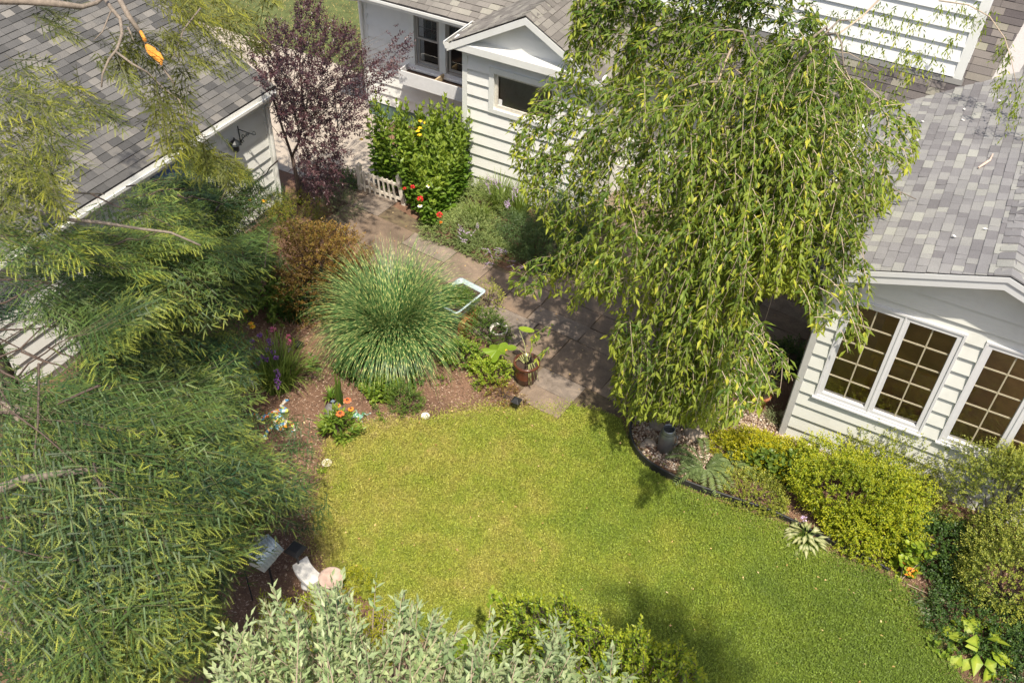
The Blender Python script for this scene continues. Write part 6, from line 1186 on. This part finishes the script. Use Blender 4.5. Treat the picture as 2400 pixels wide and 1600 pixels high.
# ---- foreground shrubs
def crown_px(name, label, cat, base, poly, zf, n, k, S_, L, W, mat, kind='fold', up=.6, stemmat=None, group=None, zj=.25, tintp=1.5, ang=45, planar=False):
    b = at(*base); root = thing(name, label, cat, b, group); lo, hi = np.array(poly).min(0), np.array(poly).max(0); P = rng.uniform(lo, hi, (n*3, 2)); P = P[inpoly(P, poly)][:n]
    z = np.array([zf(*p) for p in P])+rng.normal(size=len(P))*zj; Q = np.array([at(p[0], p[1], zz) for p, zz in zip(P, z)]); D = nrm((Q-(b+[0, 0, 1.2]))*[.5, .5, .2]+Z*up+rng.normal(size=Q.shape)*.35)
    V, F, t = shoots(Q-D*S_*.5, D, S_*rng.uniform(.7, 1.35, len(Q)), k, L, W, ang, .02, kind, planar=planar, taper=.25); npmesh('foliage', V, F, mat, root, attr={'tint': t**tintp*.7})
    V, F = stems(Q-D*S_*.9, Q+D*S_*.45, .005, seg=2); npmesh('twig', V, F, stemmat or BARKL, root); i = rng.integers(0, len(Q), max(20, n//12)); V, F = stems(np.repeat(b[None], len(i), 0)+rng.normal(size=(len(i), 3))*[.1, .1, 0], Q[i]-D[i]*S_*.8, .007); npmesh('stem', V, F, stemmat or BARK, root); return root
SILV = [(545, 1480), (575, 1510), (620, 1480), (640, 1410), (665, 1400), (680, 1450), (725, 1470), (755, 1430), (775, 1375), (800, 1400), (810, 1450), (850, 1470), (880, 1400), (855, 1500), (870, 1540), (920, 1500), (940, 1420), (960, 1400), (985, 1450), (960, 1520), (1000, 1500), (1010, 1450), (1050, 1510), (1080, 1480), (1060, 1560), (1100, 1540), (1160, 1470), (1180, 1500), (1150, 1560), (1210, 1570), (1260, 1540), (1320, 1560), (1330, 1660), (520, 1660), (530, 1560)]
crown_px('silver_shrub', 'tall foreground shrub with silvery grey green leaves at the bottom edge', 'shrub', (900, 2250), SILV, lambda x, y: 4.6, 470, 12, .33, .078, .030, LF['silver'], up=1.0, zj=.22, ang=42)
crown_px('silver_shrub', 'outlying silvery shoots at the bottom edge right of the main silver shrub', 'shrub', (1450, 2150), [(1230, 1620), (1260, 1500), (1320, 1480), (1340, 1540), (1400, 1560), (1440, 1520), (1480, 1600), (1500, 1660), (1230, 1660)], lambda x, y: 4.6, 44, 13, .32, .085, .032, LF['silver'], up=1.0, zj=.15)
crown_px('privet_shrub', 'yellow tipped green small leaved shrub at the bottom centre of the lawn', 'shrub', (1420, 1760), [(1130, 1600), (1150, 1500), (1180, 1420), (1240, 1400), (1290, 1420), (1330, 1390), (1360, 1430), (1400, 1440), (1440, 1490), (1500, 1470), (1530, 1520), (1600, 1510), (1640, 1570), (1640, 1660), (1110, 1660)], lambda x, y: 1.9, 2600, 9, .15, .055, .030, LF['privet'], up=.9, zj=.35, stemmat=BARKD)
crown_px('lime_vine', 'shoots of rounded lime green leaves beside the privet at the bottom centre', 'shrub', (1160, 1720), [(1030, 1560), (1060, 1500), (1120, 1480), (1140, 1410), (1180, 1400), (1170, 1470), (1210, 1540), (1130, 1570), (1050, 1580)], lambda x, y: 2.0, 26, 8, .22, .075, .060, LF['lime'], kind='oval', up=.3, zj=.15)
crown_px('andromeda_shrub', 'bright green narrow leaved shrub behind the silver shrub by the bench', 'shrub', (790, 1620), [(600, 1440), (620, 1390), (660, 1420), (720, 1395), (760, 1400), (830, 1400), (860, 1440), (910, 1420), (930, 1480), (920, 1560), (860, 1600), (700, 1600), (600, 1560)], lambda x, y: 1.1, 620, 11, .18, .06, .014, LF['azalea'], up=.9, zj=.3)
crown_px('yellow_shrub', 'bright yellow green shrub with small white blossoms amid the silver shrub', 'shrub', (905, 1650), [(870, 1430), (910, 1420), (930, 1480), (920, 1570), (860, 1570), (850, 1500)], lambda x, y: 1.6, 160, 10, .16, .045, .016, LF['yellowgreen'], up=.9, zj=.15)
c = at(765, 1385); dt = thing('yellow_weed', 'yellow green feathery weed beside the bench', 'plant', at(840, 1400)); P, D = dome(at(840, 1395), (.3, .25, .3), 140, 71, .3); V, F, t = shoots(P, nrm(D+Z), .12, 9, .04, .01); npmesh('foliage', V, F, LF['yellowgreen'], dt, attr={'tint': t*.5})
# fallen bits: branch and petals on the roofs, leaves on the lawn
q0, q1 = None, None
def on_left_slope(px, py):
    d = ray(px, py); t = (ZP-S3*XP-CH)/(d[2]-S3*d[0]); return np.array([0, 0, CH])+d*t
st = [on_left_slope(*p)+Z*.03 for p in ((2291, 398), (2306, 388), (2318, 380), (2325, 366))]; o = thing('fallen_stick', 'pale broken stick lying on the sunroom roof', 'stick', st[0]); MB().tube(st, [.011, .016, .014, .009], 7).tube([st[1], st[1]+[.0, .0, .03]], [.01, .006], 5).build('stick_body', plain('bare_stick', (.55, .42, .34), .8, nz=.2), o)
m, n, b, o_ = newmat('fallen_leaf'); r = ramp(n, [(0, (.30, .17, .06)), (.5, (.55, .36, .13)), (1, (.70, .58, .30))]); n.links.new(rnd(n), r.inputs[0]); n.links.new(r.outputs[0], b.inputs['Base Color'])
P = np.concatenate([np.c_[scatter(LAWN, 130), np.full(1, .05).repeat(0)] if False else (lambda a: np.c_[a, np.full(len(a), .045)])(scatter(LAWN, 170)), (lambda a: np.c_[a, np.full(len(a), .035)])(scatter(PAT, 110)), (lambda a: np.c_[a, np.full(len(a), .03)])(scatter(BED1, 160))])
D = rdir(len(P)); D[:, 2] *= .2; V, F = leaves(P, D, Z+rng.normal(size=P.shape)*.3, rng.uniform(.02, .05, len(P)), rng.uniform(.012, .03, len(P))); o = npmesh('leaf_litter', V, F, m); tag(o, 'scattered dry tan leaves on the lawn, path and mulch', 'leaf litter', kind='stuff')
P = np.array([on_left_slope(*p)+Z*.03 for p in ((2258, 262), (2252, 283), (2345, 242), (2165, 290), (2065, 470), (2150, 330), (2240, 560), (2300, 540))]); V, F = leaves2(P, rdir(8)*[1, 1, .1], np.tile(Z, (8, 1)), rng.uniform(.03, .08, 8), .035); o = npmesh('petal_litter', V, F, WHT); tag(o, 'small white petals lying on the sunroom roof', 'petals', kind='stuff')

# ---- tall tree standing behind the viewpoint; its shadow falls on the lawn
tb = np.array([3.6, -.6, 0]); st_ = thing('shade_tree', 'tall leafy tree beside the lawn that casts the soft shadow at the bottom', 'tree', tb); MB().tube([tb, tb+[0, 0, 5], (3.2, .2, 10), (2.9, .6, 12.4)], [.2, .16, .1, .04], 10).build('trunk', BARK, st_, smooth=True)
P = np.concatenate([np.array(c_)+rdir(k_)*np.array(r_)*rng.uniform(.3, 1, (k_, 1)) for c_, r_, k_ in (((2.55, 1.25, 12), (.6, .5, 1.0), 170), ((3.2, 1.15, 12), (.7, .5, 1.0), 150), ((3.0, .5, 12), (.9, .6, 1.3), 240), ((3.5, -.2, 12), (1.4, .7, 1.5), 320))])
V, F, t = shoots(P, rdir(len(P), .3), .4, 9, .12, .07); npmesh('crown', V, F, LF['mid'], st_, attr={'tint': t*.3})

# ---- shared group phrases for look-alike repeats
GROUPS = {'azalea_bush': 'azalea bushes along the sunroom', 'boxwood_bush': 'yellowish bushes at the right edge', 'euonymus_groundcover': 'yellow leaved mounds near the bait box', 'shade_shrub': 'dark shrubs in the right border', 'hosta': 'hostas along the right border', 'fern': 'ferns behind the edging', 'rock': 'rocks in the gravel corner', 'saucer': 'saucers on the lawn edge', 'solar_light': 'black solar path lights', 'catmint_mound': 'grey green mounds below the cottage wall', 'loosestrife_clump': 'willow leaved perennials under the drooping tree', 'daylily_clump': 'daylily clumps', 'seedling': 'small seedlings in the mulch', 'leafy_bush': 'leafy bushes in the beds', 'frog_figure': 'mosaic frog figures', 'hemlock_tree': 'hemlock trees on the left', 'silver_shrub': 'silver shrubs at the bottom edge', 'redbud_seedling': 'round leaved sprigs by the azaleas', 'lobed_leaf_plant': 'lobed leaf plants among the euonymus'}
for o in list(C.objects):
    if o.parent is None and not o.get('kind') and o.name.split('.')[0] in GROUPS: o['group'] = GROUPS[o.name.split('.')[0]]
